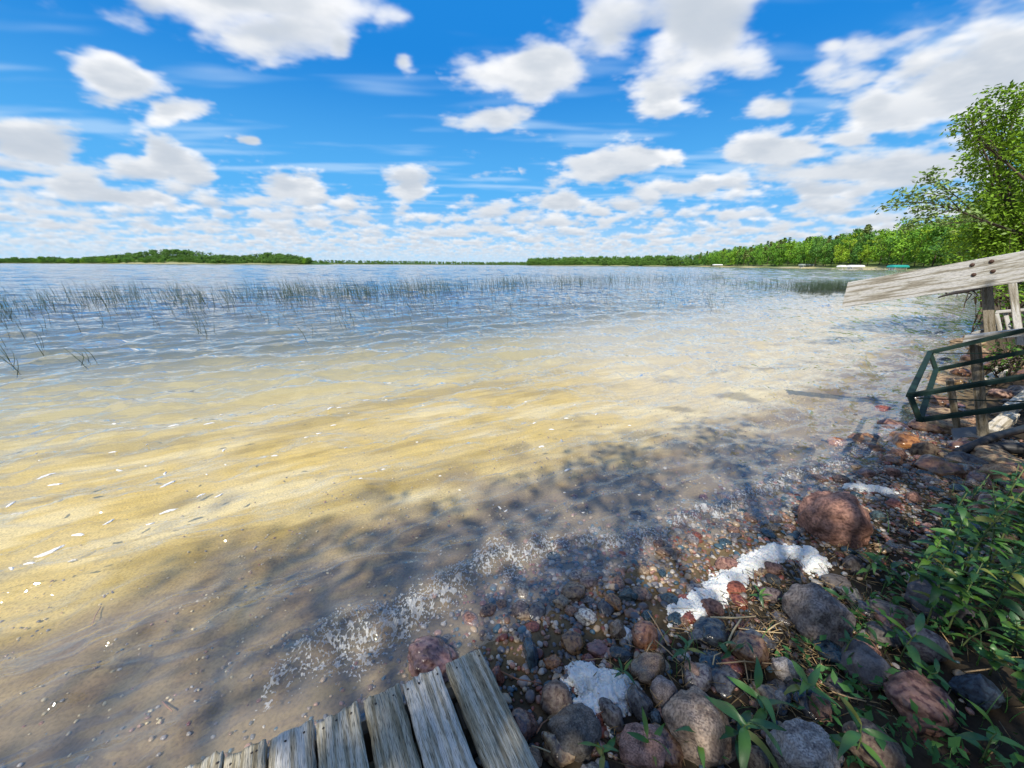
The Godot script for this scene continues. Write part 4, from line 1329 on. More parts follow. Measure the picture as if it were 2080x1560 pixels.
	while made < 235:
		var x := rng.randf_range(-0.5, 3.9)
		var s := rng.randf_range(-0.42, 0.75)
		var z := shore_at(x) + s * 1.15
		if x < 0.15 and z > -1.25: continue
		var k := rng.randi() % hues.size()
		if k == 8 and rng.randf() < 0.5: k = 0
		var o: Node3D = kinds[k] if made < hues.size() else copy_of(kinds[k])
		if made < hues.size(): o = kinds[made]
		o.set_meta("label", "%s cobble %s %s" % [words[k if made >= hues.size() else made], "under the thin wash" if s < -0.1 else ("at the wet edge" if s < 0.25 else "on the stones above the wash"), ["beside the walkway's end", "above the round foam heap", "left of the long foam drift", "beside the pinkish boulder", "between the boulder and the grey sheet", "in front of the railing"][clampi(int((x + 0.1) / 0.62), 0, 5)]])
		var r := rng.randf_range(0.019, 0.044) * (1.0 + 0.5 * smooth(0.2, 0.7, s))
		o.position = Vector3(x, land(x, z) + r * 0.25, z)
		o.basis = Basis(Vector3.UP, rng.randf() * TAU).scaled_local(Vector3(r * rng.randf_range(1.0, 1.5), r * rng.randf_range(0.55, 0.85), r))
		made += 1
	# larger stones along the shore beyond the railing
	var protos := []
	for k in 4:
		var o := put("shore_rock", stone(760 + k, 3, 0.3), stone_mat("mottled", [BROWN, PINK * 0.8, SLATE, TAN * 0.8][k], k < 2))
		tag(o, ["brown", "pinkish", "dark grey", "tan"][k] + " rock in the heap of stones along the shore behind the railing", "rock", "rocks along the shore behind the railing")
		protos.append(o)
	for i in 92:
		var pick := i if i < 4 else rng.randi() % 4
		var o: Node3D = protos[i] if i < 4 else copy_of(protos[pick])
		var x := rng.randf_range(3.4, 11.0) if i > 34 else rng.randf_range(3.2, 5.6)
		var s := rng.randf_range(-0.35, 1.1)
		var z := shore_at(x) + s * 1.25
		var r := rng.randf_range(0.05, 0.15) * (1.0 if x < 6.0 else 1.5)
		o.set_meta("label", "%s %s rock %s, %s" % ["big" if r > 0.11 else "small", ["brown", "pinkish", "dark grey", "tan"][pick], "awash" if s < 0.0 else ("at the waterline" if s < 0.4 else "up on the bank"), "in front of the green frame" if x < 4.0 else ("behind the green frame" if x < 5.5 else ("beyond the railing post" if x < 8.0 else "under the overhanging tree"))])
		o.position = Vector3(x, land(x, z) + r * 0.2, z)
		o.basis = Basis(Vector3.UP, rng.randf() * TAU).scaled_local(Vector3(r * rng.randf_range(1.0, 1.6), r * rng.randf_range(0.5, 0.8), r))

func pebbles() -> void:
	rng.seed = 88
	var shapes := []
	for k in 4: shapes.append(stone(800 + k, 1, 0.2 * k))
	var sets := [[[], []], [[], []], [[], []], [[], []]]
	var hues := [PURPLE * 0.8, BROWN * 0.8, SLATE, SLATE * 0.7, PINK * 0.75, TEAL, TAN * 0.8, RED * 0.6, GREYS * 0.8, PALE]
	for i in 21500:
		var x := rng.randf_range(-2.9, 4.8)
		var s := rng.randfn() * 0.33 + 0.02
		var r := rng.randf_range(0.005, 0.0135)
		if i % 9 == 0: r *= 1.6
		if i > 17000:
			# bits of gravel and shell strewn out over the sand
			s = -0.55 - absf(rng.randfn()) * 1.0
			r = rng.randf_range(0.0025, 0.0075)
			if nb.get_noise_2d(x * 1.6 + 3.0, s * 2.2) < -0.02: continue
		if i <= 17000 and rng.randf() < 0.65 * smooth(-0.2, -0.5, s): continue
		if i <= 17000:
			if rng.randf() < 0.55 * smooth(0.2, -0.8, x): continue
			r *= lerpf(1.0, 0.62, smooth(0.2, -0.8, x))
		var z := shore_at(x) + s * 1.16
		var c: Color = hues[rng.randi() % 10]
		if i > 17000 and rng.randf() < 0.45: c = Color(0.46, 0.38, 0.22)
		var k := rng.randi() % 4
		sets[k][0].append(Transform3D(Basis(Vector3.UP, rng.randf() * TAU).scaled_local(Vector3(r * 1.25, r * 0.7, r)), Vector3(x, land(x, z) + r * 0.35 + 0.002, z)))
		sets[k][1].append(c * rng.randf_range(0.7, 1.3))
	var m := mat(Color.WHITE, 0.3)
	m.vertex_color_use_as_albedo = true
	for k in 4: tag(scatter("pebbles", shapes[k], m, sets[k][0], sets[k][1]), "mixed wet pebbles and shell bits along the waterline", "pebbles")

# ---------------------------------------------------------------- foam
func foam_heap(path: Array, count: int, size: float, spread: float, label: String, seed_: int) -> void:
	rng.seed = seed_
	var v := PackedVector3Array()
	var idx := PackedInt32Array()
	var ball := icosphere(3)
	for i in count:
		var f := (i / float(count)) * (path.size() - 1)
		var k := mini(int(f), path.size() - 2)
		var away := Vector3(rng.randfn(), 0, rng.randfn())
		var p: Vector3 = path[k].lerp(path[k + 1], f - k) + away * spread
		p.y = maxf(land(p.x, p.z), -0.01)
		var r := size * rng.randf_range(0.6, 1.2) * (0.22 + 0.95 * exp(-away.length_squared() * 0.55))
		var k0 := v.size()
		for q: Vector3 in ball[0]:
			var n := 1.0 + 0.30 * nr.get_noise_3dv(q * 1.4 + p * 9.0) + 0.20 * nr.get_noise_3dv(q * 4.0 + p * 30.0) + 0.10 * nr.get_noise_3dv(q * 11.0 + p * 30.0)
			v.append(p + q * n * Vector3(r, r * 0.95, r))
		for q in ball[1]: idx.append(k0 + q)
	var m := mat(lin(0.76, 0.75, 0.72), 0.95, 0.15)
	m.heightmap_enabled = true
	m.heightmap_texture = foam_bubbles
	m.heightmap_scale = 0.45
	m.uv1_triplanar = true
	m.uv1_scale = Vector3.ONE * 5.0
	m.subsurf_scatter_enabled = true
	m.subsurf_scatter_strength = 0.1
	tag(put("foam_heap", sheet(v, PackedVector2Array(), PackedColorArray(), idx), m), label, "foam")

var foam_bubbles: NoiseTexture2D

func foam() -> void:
	foam_bubbles = tex(noise(15, 0.075, 2, FastNoiseLite.TYPE_CELLULAR), 512)
	var drift := []
	for q in [[1385, 1250], [1405, 1235], [1440, 1205], [1475, 1180], [1510, 1155], [1545, 1135], [1585, 1115], [1640, 1120], [1665, 1150]]: drift.append(ground(q[0], q[1], 0.02))
	foam_heap(drift, 460, 0.036, 0.038, "long white foam drift lying across the stones below the pinkish boulder", 61)
	var heap := []
	for q in [[1165, 1362], [1200, 1370], [1225, 1385], [1255, 1390], [1225, 1430], [1190, 1440]]: heap.append(ground(q[0], q[1], 0.03))
	foam_heap(heap, 240, 0.036, 0.036, "round heap of white foam between the rocks right of the walkway", 62)
	var patch := []
	for q in [[1715, 985], [1745, 988], [1780, 992], [1810, 1000]]: patch.append(ground(q[0], q[1], 0.01))
	foam_heap(patch, 110, 0.028, 0.034, "upper white foam patch behind the pinkish boulder", 63)
	foam_heap([ground(1270, 1290), ground(1276, 1300)], 4, 0.026, 0.008, "small white foam bit between two orange and tan stones", 64)
	foam_heap([ground(1838, 884), ground(1856, 882)], 5, 0.03, 0.015, "white foam bit on the long glossy orange rock", 65)
	# lacy broken water along the ripple that runs up the stones
	var cell := noise(9, 44.0, 1, FastNoiseLite.TYPE_CELLULAR, FastNoiseLite.FRACTAL_NONE)
	cell.cellular_return_type = FastNoiseLite.RETURN_DISTANCE2_SUB
	var v := PackedVector3Array()
	var idx := PackedInt32Array()
	var drops := []
	rng.seed = 12
	var step := 0.0032
	var nk := 92
	var x := -0.95
	var prev := PackedInt32Array()
	while x < 3.3:
		var m := (shore_at(x + 0.05) - shore_at(x - 0.05)) / 0.1
		var q := sqrt(1.0 + m * m)
		var zs := shore_at(x)
		var z0 := zs - 0.27 * q
		for it in 3:
			var b := x * 0.866 - z0 * 0.5
			z0 = zs + q * (-0.27 - 0.17 * smooth(0.4, -0.5, x) - 0.16 * na.get_noise_2d(b * 0.9, 77.0) - 0.05 * na.get_noise_2d(b * 4.0, 7.0))
		var now := PackedInt32Array()
		var much := 0.70 + 0.3 * na.get_noise_2d(x * 1.6, 55.0) + 0.42 * exp(-pow((x + 0.5) / 0.42, 2.0)) - 0.12 * smooth(1.3, 2.8, x)
		for k in nk:
			var o := (k - nk * 0.36) * step
			var z := z0 + o * q
			var s := inland(x, z)
			var rag := cell.get_noise_2d(x + 0.02 * na.get_noise_2d(x * 30.0, z * 30.0), z)
			var body := much - absf(o - 0.02) * lerpf(7.0, 13.0, smooth(-0.2, 1.0, x)) + 0.55 * na.get_noise_2d(x * 9.0, z * 9.0) 
			if body > 0.0 and rag < -0.93 + minf(body, 1.0) * 0.26 + 0.12 * na.get_noise_2d(x * 25.0 + 9.0, z * 25.0):
				now.append(v.size())
				var y := maxf(wave(x, z, 0.02, s), land(x, z)) + 0.004
				y += body * (0.010 + 0.024 * absf(na.get_noise_2d(x * 60.0, z * 60.0)))
				v.append(Vector3(x, y, z))
				if rng.randf() < 0.05 * body: drops.append(Transform3D(Basis().scaled(Vector3.ONE * rng.randf_range(0.0016, 0.0042)), Vector3(x, y + rng.randf() * 0.02, z)))
			else: now.append(-1)
		if prev.size():
			for k in nk - 1:
				if prev[k] >= 0 and now[k] >= 0 and now[k + 1] >= 0: idx.append_array([prev[k], now[k], now[k + 1]])
				if prev[k] >= 0 and prev[k + 1] >= 0 and now[k + 1] >= 0: idx.append_array([prev[k], now[k + 1], prev[k + 1]])
				if prev[k] >= 0 and prev[k + 1] >= 0 and now[k] >= 0 and now[k + 1] < 0: idx.append_array([prev[k], now[k], prev[k + 1]])
		prev = now
		x += step
	var fm := mat(lin(0.62, 0.65, 0.67), 0.35, 0.5)
	fm.transparency = BaseMaterial3D.TRANSPARENCY_ALPHA
	fm.albedo_color.a = 0.52
	fm.backlight_enabled = true
	fm.backlight = Color(0.5, 0.5, 0.5)
	tag(put("breaking_ripple_foam", sheet(v, PackedVector2Array(), PackedColorArray(), idx), fm), "lacy white foam along the small ripple breaking on the stones", "foam", "", "stuff")
	var ball := icosphere(1)
	var bv := PackedVector3Array()
	for q: Vector3 in ball[0]: bv.append(q)
	tag(scatter("spray_drops", sheet(bv, PackedVector2Array(), PackedColorArray(), ball[1]), fm, drops), "tiny drops thrown up by the breaking ripple", "drops")
	# flecks of foam adrift on the shallows
	var flecks := []
	for k in 4:
		rng.seed = 50 + k
		var fv := PackedVector3Array()
		var off := Vector3(k * 7.0, 3.0, 1.0)
		var bend := rng.randf_range(-0.5, 0.5)
		for q: Vector3 in icosphere(3)[0]:
			var n := 1.0 + 0.45 * nr.get_noise_3dv(q * 1.5 + off) + 0.25 * nr.get_noise_3dv(q * 4.0 + off)
			var p := q * n
			fv.append(Vector3(p.x, p.y * 0.10, p.z * 0.30 + bend * p.x * p.x))
		flecks.append(sheet(fv, PackedVector2Array(), PackedColorArray(), icosphere(3)[1]))
	var white := mat(lin(0.70, 0.71, 0.72), 0.9, 0.2)
	var first: Node3D
	rng.seed = 9
	var spots := [[95, 1105, 1.9], [157, 1079, 1.2], [338, 1026, 1.5], [220, 1055, 1.0], [92, 962, 1.6], [108, 972, 1.4], [455, 918, 0.9], [357, 877, 1.3], [428, 870, 1.4], [672, 843, 1.4], [678, 868, 0.9], [648, 882, 0.8], [343, 987, 1.6], [405, 995, 0.9], [445, 1005, 0.9], [238, 947, 1.1], [230, 920, 0.9], [560, 936, 0.8], [333, 956, 0.9], [690, 838, 0.9], [790, 775, 1.0], [745, 818, 1.1], [1120, 875, 0.9], [1085, 865, 0.7], [1150, 858, 0.8], [1210, 852, 0.8], [1100, 905, 1.0], [1140, 905, 0.8], [1152, 962, 1.0], [70, 1165, 0.8], [30, 1168, 0.7], [145, 1130, 0.7], [232, 858, 0.8], [20, 1020, 1.2], [300, 1050, 0.7]]
	for i in 42: spots.append([rng.randf_range(20, 1300), rng.randf_range(800, 1060), rng.randf_range(0.25, 0.6)])
	for q in spots:
		var p := on_water(q[0], q[1])
		var o: Node3D
		if first == null:
			o = put("foam_fleck", flecks[0], white)
			tag(o, "small white fleck of foam adrift on the yellow shallows", "foam", "foam flecks adrift on the shallows")
			first = o
		else:
			o = copy_of(first)
			(o as MeshInstance3D).mesh = flecks[rng.randi() % 4]
		o.set_meta("label", "%s white foam fleck adrift %s, %s" % ["long" if q[2] > 1.25 else ("short" if q[2] > 0.65 else "tiny"), "far out" if q[1] < 870 else ("midway" if q[1] < 980 else "close to the shaded edge"), "at the left edge" if q[0] < 180 else ("left of the planks" if q[0] < 420 else ("out beyond the planks" if q[0] < 800 else "near the tree's shadow"))])
		p.y = wave(p.x, p.z, 0.03, inland(p.x, p.z)) + 0.003
		o.position = p
		var l: float = q[2] * 0.029
		o.basis = Basis(Vector3.UP, 0.5 + rng.randfn() * 0.5).scaled_local(Vector3(l, 0.045, l))

# ---------------------------------------------------------------- plants
func plants() -> void:
	for k in 3: blades.append(leaf_blade(0.20 + 0.03 * k, [0.25, 0.45, 0.7][k]))
	for k in 3: blades.append(leaf_blade(0.31 + 0.03 * k, [0.35, 0.6, 0.85][k], 1))
	for k in 3: blades.append(leaf_blade(0.52, [0.1, 0.25, 0.4][k]))
	for c in [lin(0.052, 0.145, 0.028), lin(0.036, 0.11, 0.03), lin(0.078, 0.172, 0.024), lin(0.028, 0.088, 0.024), lin(0.16, 0.18, 0.035)]:
		var m := mat(c, 0.42, 0.5)
		m.backlight_enabled = true
		m.backlight = Color(0.4, 0.4, 0.2)
		m.vertex_color_use_as_albedo = true
		greens.append(m)
	stem_mat = mat(lin(0.11, 0.15, 0.05), 0.6)
	var n := 0
	for q in [[1490, 1520, 0.20, 9, 0.17, "big smartweed with long arching leaves in front of the tan granite boulder"], [1320, 1535, 0.10, 5, 0.085, "small four-leaved shoot growing over the pink granite rock"], [1635, 1425, 0.13, 6, 0.12, "leafy shoot with one broad hanging leaf above the light grey boulder"],
			[1705, 1345, 0.19, 6, 0.10, "star-shaped shoot in front of the grey ledged boulder"], [1825, 1345, 0.19, 7, 0.12, "leafy shoot standing over the dark grey lined boulder"], [1388, 1350, 0.12, 6, 0.075, "short upright sprout right of the smooth orange rock"], [1470, 1345, 0.13, 5, 0.085, "two-leaved shoot in front of the blue black rock"],
			[1735, 1545, 0.16, 7, 0.11, "grassy shoot over the brown domed boulder"], [1600, 1235, 0.09, 7, 0.07, "low leafy sprout at the right end of the foam drift"], [1545, 1222, 0.08, 6, 0.06, "low sprout behind the brick red stone"], [1755, 1180, 0.16, 7, 0.10, "leafy shoot at the right foot of the pinkish boulder"],
			[1268, 1368, 0.06, 5, 0.06, "tiny dark sprout at the top of the round foam heap"], [1950, 1320, 0.16, 8, 0.085, "pale small-leaved shoot right of the grey lilac boulder"], [1990, 1550, 0.14, 6, 0.11, "grass-like shoot in the lower right corner"], [1225, 1550, 0.08, 5, 0.09, "low shoot in front of the dark grey speckled boulder"],
			[1800, 1180, 0.10, 6, 0.12, "broad-leaved shoot under the weeds' left side"], [1420, 1545, 0.10, 5, 0.10, "shoot at the bottom of the big smartweed"], [1555, 1470, 0.12, 6, 0.12, "trailing shoot right of the big smartweed"], [1690, 1230, 0.10, 6, 0.08, "shoot between the grey ledged boulder and the foam"], [1870, 1395, 0.13, 6, 0.08, "thin shoot behind the reddish slab"],
			[1790, 915, 0.09, 6, 0.05, "bright tuft of leaves between the orange rocks"]]:
		var p := ground(q[0], q[1])
		p.y = land(p.x, p.z)
		rng.seed = 300 + n
		herb(p, q[2], Vector3(rng.randfn() * 0.03, 0, rng.randfn() * 0.03 + 0.02), q[3], q[4], false, 0, 300 + n, q[5], "smartweed shoots among the stones")
		n += 1
	n = 0
	for q in [[1868, 1190, 0.58], [1892, 1225, 0.50], [1905, 1160, 0.56], [1928, 1205, 0.62], [1945, 1245, 0.45], [1958, 1170, 0.66], [1985, 1215, 0.55], [2005, 1165, 0.6], [2030, 1225, 0.5], [2050, 1165, 0.62], [1880, 1270, 0.34], [1920, 1290, 0.36], [1995, 1285, 0.4], [2060, 1275, 0.42], [2075, 1190, 0.55], [1845, 1215, 0.4]]:
		var p := ground(q[0], q[1])
		p.y = land(p.x, p.z)
		rng.seed = 500 + n
		herb(p, q[2], Vector3(rng.randfn() * 0.06, 0, rng.randfn() * 0.06), 12, 0.095, true, 3, 500 + n, "dark green toothed weed, " + ["leftmost tall one beside the boulder's stones", "second tall one from the left", "tall one before the grey stone", "tall one left of the middle", "shorter one low in the middle", "tallest one in the middle", "one just right of the tallest", "tall one below the sunlit tan boulder", "lower right one of the thicket", "rightmost tall one", "short one above the dark slab", "short one over the dark slab", "short one right of the dark slab", "short one near the round-leaved bush", "one cut by the right edge", "short leftmost one"][n], "weeds in the thicket on the bank", "tall_weed")
		n += 1
	n = 0
	for q in [[2060, 1095, 0.30, "pale green broad-leaved sprig reaching in at the right edge"], [2050, 1330, 0.2, "small round-leaved bush low at the right edge"], [2010, 1370, 0.16, "small round-leaved sprig above the dark blue boulder"], [2075, 1420, 0.2, "leafy sprig at the right edge beside the dark blue boulder"]]:
		var p := ground(q[0], q[1])
		p.y = land(p.x, p.z)
		herb(p, q[2], Vector3(-0.08, 0, 0.03), 9, 0.10 if n == 0 else 0.055, true, 6, 620 + n, q[3], "broad-leaved sprigs at the right edge", "leafy_sprig")
		n += 1
	# low green growth between the stones and up the bank
	rng.seed = 71
	var v := PackedVector3Array()
	var idx := PackedInt32Array()
	var col := PackedColorArray()
	for i in 10500:
		var x := rng.randf_range(1.0, 6.5)
		var s := 0.55 + absf(rng.randfn()) * 1.2
		var z := shore_at(x) + s * 1.2
		if nb.get_noise_2d(x * 2.0, z * 2.0) < -0.22 or z > 0.9: continue
		if x > 3.4 and s < 1.0: continue
		one_leaf(v, idx, col, Vector3(x, land(x, z) + rng.randf() * 0.12 * minf(1.0, s), z), 0.042, 0.0)
	var gm := leaf_mat(lin(0.05, 0.15, 0.04), 0.4)
	tag(put("undergrowth", sheet(v, idx_uv(), col, idx), gm), "low green undergrowth between the stones on the bank", "undergrowth", "", "stuff")
	# grass blades
	var st := SurfaceTool.new()
	st.begin(Mesh.PRIMITIVE_TRIANGLES)
	st.set_smooth_group(0)
	for k in 5:
		var a := k / 5.0
		var b := (k + 1) / 5.0
		var pa := Vector3(a * a * 0.5, a, 0)
		var pb := Vector3(b * b * 0.5, b * 0.98, 0)
		var wa := Vector3(0, 0, 0.022 * (1.0 - a))
		var wb := Vector3(0, 0, 0.022 * (1.0 - b))
		for q in [pa - wa, pb - wb, pa + wa, pa + wa, pb - wb, pb + wb]: st.add_vertex(q)
	st.generate_normals()
	var where := []
	for i in 900:
		var x := rng.randf_range(0.4, 3.6)
		var s := 0.35 + absf(rng.randfn()) * 0.8
		var z := shore_at(x) + s * 1.2
		if nb.get_noise_2d(x * 3.0 + 8.0, z * 3.0) < 0.08: continue
		var h := rng.randf_range(0.05, 0.15)
		where.append(Transform3D(Basis(Vector3.UP, rng.randf() * TAU).scaled_local(Vector3(h, h, h)), Vector3(x, land(x, z), z)))
	tag(scatter("grass", st.commit(), greens[0], where), "thin grass blades between the stones", "grass")

func idx_uv() -> PackedVector2Array:
	return PackedVector2Array()

func straw() -> void:
	var cols := [mat(lin(0.52, 0.40, 0.22), 0.7), mat(lin(0.40, 0.27, 0.14), 0.7), mat(lin(0.24, 0.11, 0.06), 0.75)]
	var n := 0
	for q in [[1443, 1254, 1535, 1252, 0, "thick pale dry stalk lying flat behind the blue black rock"], [1505, 1258, 1476, 1312, 0, "thick pale dry stalk slanting down left of the orange brown rock"], [1532, 1248, 1478, 1318, 2, "reddish dry stalk crossing the pale ones"], [1500, 1276, 1590, 1286, 0, "pale dry stalk pointing at the grey ledged boulder"],
			[1316, 1242, 1356, 1310, 1, "brown dry stalk leaning on the smooth orange rock"], [1330, 1300, 1380, 1345, 1, "thin tan stalk below the smooth orange rock"], [1326, 1302, 1310, 1330, 1, "short bent tan stalk on the orange rock"], [1362, 1275, 1405, 1282, 1, "tan stalk left of the blue black rock"],
			[1448, 1350, 1466, 1325, 0, "short pale stalk among the leaves below the blue black rock"], [1455, 1348, 1568, 1348, 1, "thin yellow stalk lying across the orange brown rock"], [1498, 1290, 1520, 1385, 1, "thin upright yellow stalk in front of the orange brown rock"], [1006, 1358, 1100, 1388, 2, "dark twig lying on the pebbles right of the walkway"],
			[1080, 1515, 1118, 1528, 0, "pale bent stalk beside the small tan block"], [1062, 1540, 1076, 1518, 0, "short pale stalk standing by the small tan block"], [1090, 1490, 1112, 1462, 2, "brown twig on the smooth red brown rock"], [1195, 1463, 1225, 1445, 2, "dark twig at the foot of the round foam heap"],
			[1560, 1280, 1592, 1262, 0, "straw sticking out left of the grey ledged boulder"], [1545, 1262, 1570, 1300, 1, "brown straw between the pale stalks"], [1690, 1405, 1760, 1425, 1, "pale straw in front of the reddish slab"], [1960, 1365, 2050, 1350, 1, "long thin dry stem across the dark blue boulder"], [1905, 1405, 1950, 1450, 0, "thin pale stem over the reddish slab"],
			[205, 1232, 186, 1272, 2, "dark stick lying in the shallow water on the left"], [330, 1425, 350, 1445, 2, "short dark stick on the brown bed left of the planks"], [1245, 945, 1250, 965, 2, "little dark stick poking out of the shaded water"]]:
		var a := ground(q[0], q[1], 0.045)
		var b := ground(q[2], q[3], 0.045)
		if n > 20:
			a = ground(q[0], q[1], 0.01)
			b = ground(q[2], q[3], 0.01)
		var r := 0.0042 if q[5].begins_with("thick") else 0.0026
		rng.seed = n
		var mid := a.lerp(b, 0.5) + Vector3(rng.randfn(), rng.randf(), rng.randfn()) * 0.006
		var o := put("dry_stalk", tubes([[[Vector3.ZERO, mid - a, b - a], [r, r, r * 0.8]]], 6), cols[q[4]])
		o.position = a
		tag(o, q[5], "stalk")
		n += 1
	rng.seed = 66
	var where := []
	var tints := []
	for i in 2200:
		var x := rng.randf_range(0.25, 4.6)
		var s := 0.25 + absf(rng.randfn()) * 0.45
		if i % 3 == 0:
			x = 1.22 + rng.randfn() * 0.25
			s = 0.55 + rng.randfn() * 0.14
		var z := shore_at(x) + s * 1.15
		var l := rng.randf_range(0.02, 0.09)
		where.append(Transform3D((Basis(Vector3.UP, rng.randf() * TAU) * Basis(Vector3.BACK, rng.randfn() * 0.35)).scaled_local(Vector3(l, 1, 1)), Vector3(x, land(x, z) + 0.008 + rng.randf() * 0.03, z)))
		var g := rng.randf_range(0.5, 1.2)
		tints.append(Color(0.42 * g, 0.29 * g, 0.14 * g))
	var m := mat(Color.WHITE, 0.75)
	m.vertex_color_use_as_albedo = true
	tag(scatter("straw_litter", tubes([[[Vector3(-0.5, 0, 0), Vector3(0.5, 0, 0)], [0.0016, 0.0014]]], 4), m, where, tints), "fine dry straw strewn between the stones", "straw")

func near_trees() -> void:
	var bark := mat(lin(0.10, 0.08, 0.06), 0.9, 0.2)
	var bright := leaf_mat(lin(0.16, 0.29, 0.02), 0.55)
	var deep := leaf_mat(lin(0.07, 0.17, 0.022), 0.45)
	var pale := leaf_mat(lin(0.20, 0.30, 0.09), 0.5)
	var c := []
	for q in [[2050, 225, 60, 7.2], [2005, 235, 42, 7.4], [1972, 245, 34, 7.3], [2075, 195, 26, 7.6], [2030, 300, 55, 7.4], [2085, 290, 90, 7.8], [1990, 285, 26, 7.2], [2045, 350, 50, 7.5], [2090, 400, 80, 7.8], [2025, 410, 48, 7.6], [2050, 460, 60, 7.8], [2000, 455, 45, 7.9], [2100, 480, 90, 8.2], [1985, 500, 42, 8.2], [2030, 520, 55, 8.2], [2150, 275, 85, 8.4], [2160, 350, 110, 8.6], [2150, 450, 120, 8.8]]:
		c.append([at(q[0], q[1], q[3]), q[2] * q[3] / F * 1.05])
	var root := at(2150, 600, 8.6)
	root.y = land(root.x, root.z)
	tag(leafy_thing("overhanging_tree", root, 0.13, c, 0.085, 2300.0, bright, bark, 41), "sunlit bushy tree overhanging the shore at the right edge", "tree")
	# the long light branch that reaches out over the water
	rng.seed = 43
	var b0 := at(2060, 470, 7.4)
	var o := base("leaning_branch_tree", b0)
	var list := []
	var v := PackedVector3Array()
	var idx := PackedInt32Array()
	var col := PackedColorArray()
	var main := [at(2060, 470, 7.4), at(1990, 445, 7.0), at(1940, 425, 6.8), at(1890, 412, 6.7), at(1840, 410, 6.6), at(1795, 425, 6.6)]
	var subs := [main, [at(1990, 445, 7.0), at(1950, 405, 6.9), at(1915, 378, 6.8), at(1880, 365, 6.8), at(1900, 350, 6.8)], [at(1940, 425, 6.8), at(1890, 440, 6.7), at(1850, 455, 6.7), at(1835, 468, 6.7)], [at(1955, 432, 6.9), at(1925, 400, 6.8), at(1880, 392, 6.7), at(1825, 398, 6.6)], [at(2000, 450, 7.0), at(1960, 450, 6.9), at(1915, 455, 6.8), at(1880, 445, 6.8)], [at(1930, 420, 6.8), at(1885, 425, 6.7), at(1845, 432, 6.7)]]
	for s in subs:
		var path := []
		for p in s: path.append(p - b0)
		var rad := []
		for k in path.size(): rad.append(lerpf(0.022 if s == main else 0.012, 0.003, k / (path.size() - 1.0)))
		list.append([path, rad])
		for k in path.size() - 1:
			for i in 95:
				if k == 0 and i % 3: continue
				var p: Vector3 = path[k].lerp(path[k + 1], rng.randf()) + Vector3(rng.randfn(), rng.randfn() * 0.7 + 0.4, rng.randfn()) * 0.075
				one_leaf(v, idx, col, p, 0.075, 0.1)
	put("limb", tubes(list, 5), bark, o)
	put("foliage", sheet(v, PackedVector2Array(), col, idx), pale, o)
	tag(o, "thin pale-leaved branch reaching left over the lake from the bushy tree", "branch")
	# bushes behind the railing
	var k := 0
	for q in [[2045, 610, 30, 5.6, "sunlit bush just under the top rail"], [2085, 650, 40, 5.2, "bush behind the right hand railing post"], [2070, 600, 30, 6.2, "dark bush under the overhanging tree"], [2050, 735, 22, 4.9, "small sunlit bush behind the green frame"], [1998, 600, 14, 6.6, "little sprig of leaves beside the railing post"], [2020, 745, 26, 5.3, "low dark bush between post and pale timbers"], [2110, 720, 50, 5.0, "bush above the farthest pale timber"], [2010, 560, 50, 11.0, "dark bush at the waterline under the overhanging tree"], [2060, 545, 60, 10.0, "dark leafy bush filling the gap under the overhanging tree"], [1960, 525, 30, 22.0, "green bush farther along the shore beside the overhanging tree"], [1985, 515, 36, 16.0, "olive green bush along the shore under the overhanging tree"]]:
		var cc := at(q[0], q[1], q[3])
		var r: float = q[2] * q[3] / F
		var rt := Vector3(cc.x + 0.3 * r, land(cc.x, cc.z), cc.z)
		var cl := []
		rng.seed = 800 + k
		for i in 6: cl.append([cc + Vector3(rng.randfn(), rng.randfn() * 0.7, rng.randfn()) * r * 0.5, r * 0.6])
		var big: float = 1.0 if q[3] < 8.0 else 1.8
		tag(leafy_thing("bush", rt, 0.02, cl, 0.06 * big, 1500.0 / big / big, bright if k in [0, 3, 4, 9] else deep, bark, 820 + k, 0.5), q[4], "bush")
		k += 1
	# unseen rest of the thicket, added past the right edge to darken the bank
	k = 0
	for q in [[3.5, 0.85, -0.7, 0.75], [4.5, 1.25, -1.75, 0.95], [2.7, 0.8, 0.45, 0.75], [5.9, 1.5, -2.6, 1.1], [3.9, 1.9, 0.2, 1.0]]:
		var cl := []
		rng.seed = 860 + k
		for i in 7: cl.append([Vector3(q[0], q[1], q[2]) + Vector3(rng.randfn(), rng.randfn() * 0.6, rng.randfn()) * q[3] * 0.45, q[3] * 0.55])
		tag(leafy_thing("bush", Vector3(q[0] + 0.1, land(q[0], q[2]), q[2]), 0.03, cl, 0.10, 700.0, deep, bark, 870 + k, 0.5), ["unseen bush of the bank thicket just past the right edge", "big unseen bush of the thicket uphill of the tall weeds", "unseen bush of the thicket beside the onlooker", "tall unseen bush of the thicket behind the railing's uphill end", "tall unseen bush of the thicket farthest up the bank"][k], "bush")
		k += 1
	# the tree behind the onlooker whose crown shades the foreground
	rng.seed = 97
	var crown := []
	var sun := SUN_TO
	for q in [[4.5, -3.85], [4.4, -3.65], [4.35, -3.5], [4.5, -4.0], [2.9, -2.75], [3.1, -2.95], [3.3, -3.0], [3.5, -2.9], [3.75, -2.95], [3.2, -2.6], [3.6, -2.5]]: crown.append([Vector3(q[0], 0, q[1]) + sun * rng.randf_range(5.0, 6.5), 0.34])
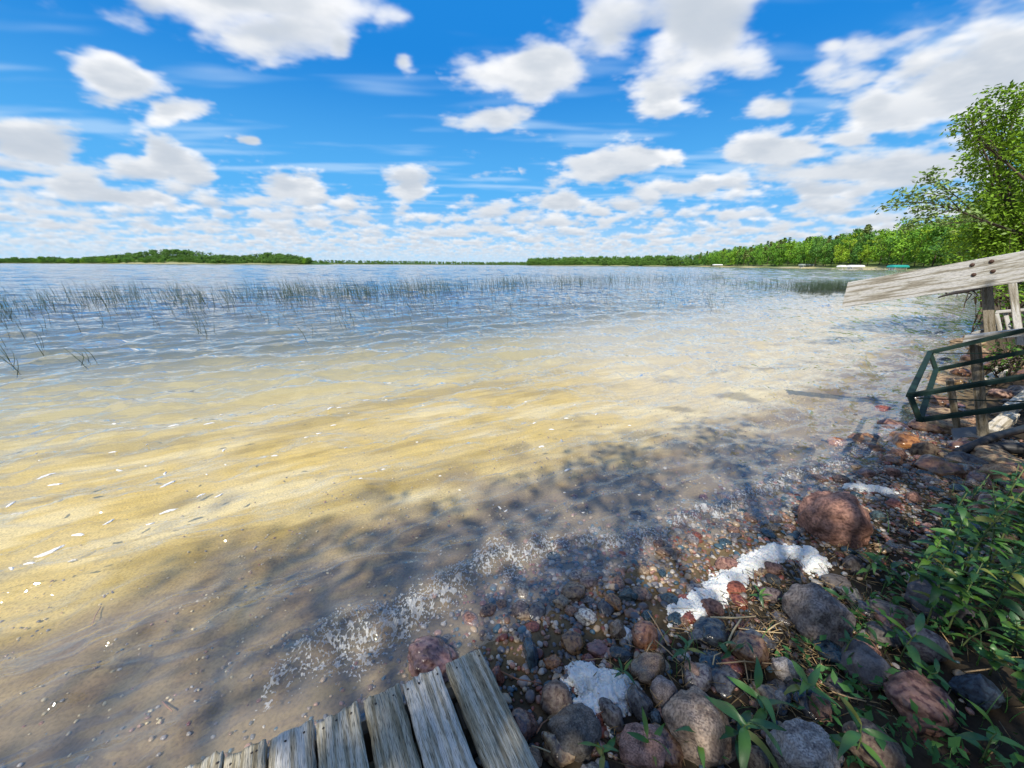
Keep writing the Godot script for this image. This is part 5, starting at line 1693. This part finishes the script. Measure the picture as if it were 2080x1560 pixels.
	for i in 165:
		var x := rng.randf_range(-3.4, 5.2)
		var z := rng.randf_range(-4.2, 2.6)
		var edge := -2.0 - 0.62 * (x + 1.9)
		if x > -0.1: edge = -3.35 - 0.22 * x
		if x > 1.9: edge = -3.85 + 0.75 * (x - 1.9)
		if z < edge + rng.randf() * 0.5: continue
		if x > 2.6 and z < -3.05 + 0.3 * (x - 2.6): continue
		if x < -0.8 and rng.randf() < 0.62: continue
		var h := rng.randf_range(4.6, 8.0)
		crown.append([Vector3(x, 0, z) + sun * h, rng.randf_range(0.38, 0.62)])
	tag(leafy_thing("shade_tree", Vector3(-1.6, land(-1.6, 6.4), 6.4), 0.2, crown, 0.13, 330.0, deep, bark, 98), "leafy tree behind the onlooker that throws the shade over the stones", "tree")

# ---------------------------------------------------------------- the scene
func _ready() -> void:
	var n := shore_x.size()
	for i in n:
		var a := maxi(i - 1, 0)
		var b := mini(i + 1, n - 1)
		shore_m.append((shore_z[b] - shore_z[a]) / (shore_x[b] - shore_x[a]))
	na = noise(1, 1.0, 3)
	nb = noise(2, 1.0, 3)
	nr = noise(3, 1.0, 2)
	# camera
	var p := deg_to_rad(PITCH)
	var ro := deg_to_rad(ROLL)
	ahead = Vector3(0, -sin(p), -cos(p))
	var u0 := Vector3(0, cos(p), -sin(p))
	right = Vector3.RIGHT * cos(ro) + u0 * sin(ro)
	up = u0 * cos(ro) - Vector3.RIGHT * sin(ro)
	var cam := Camera3D.new()
	cam.name = "camera"
	cam.fov = 90.0
	cam.near = 0.05
	cam.far = 12000.0
	cam.transform = Transform3D(Basis(right, up, -ahead), EYE)
	cam.current = true
	add_child(cam)
	# sky, exposure
	var env := Environment.new()
	env.background_mode = Environment.BG_SKY
	var pano := PanoramaSkyMaterial.new()
	pano.panorama = ImageTexture.create_from_image(make_sky())
	var sky := Sky.new()
	sky.sky_material = pano
	env.sky = sky
	env.background_energy_multiplier = 0.92
	env.tonemap_mode = Environment.TONE_MAPPER_LINEAR
	env.tonemap_exposure = 1.2
	env.sdfgi_enabled = true
	env.ssao_enabled = true
	env.ssil_enabled = true
	var we := WorldEnvironment.new()
	we.name = "world_environment"
	we.environment = env
	add_child(we)
	# sun
	var sun := DirectionalLight3D.new()
	sun.name = "sun"
	sun.light_energy = 1.55
	sun.light_color = Color(1.0, 0.965, 0.9)
	sun.light_angular_distance = 0.5
	sun.shadow_enabled = true
	sun.transform = Transform3D(Basis.looking_at(-SUN_TO.normalized(), Vector3.UP), Vector3(0, 20, 0))
	add_child(sun)
	# setting, then things
	build_ground()
	build_water()
	far_trees()
	far_things()
	near_trees()
	railing()
	walkway()
	reeds()
	rocks()
	pebbles()
	foam()
	plants()
	straw()
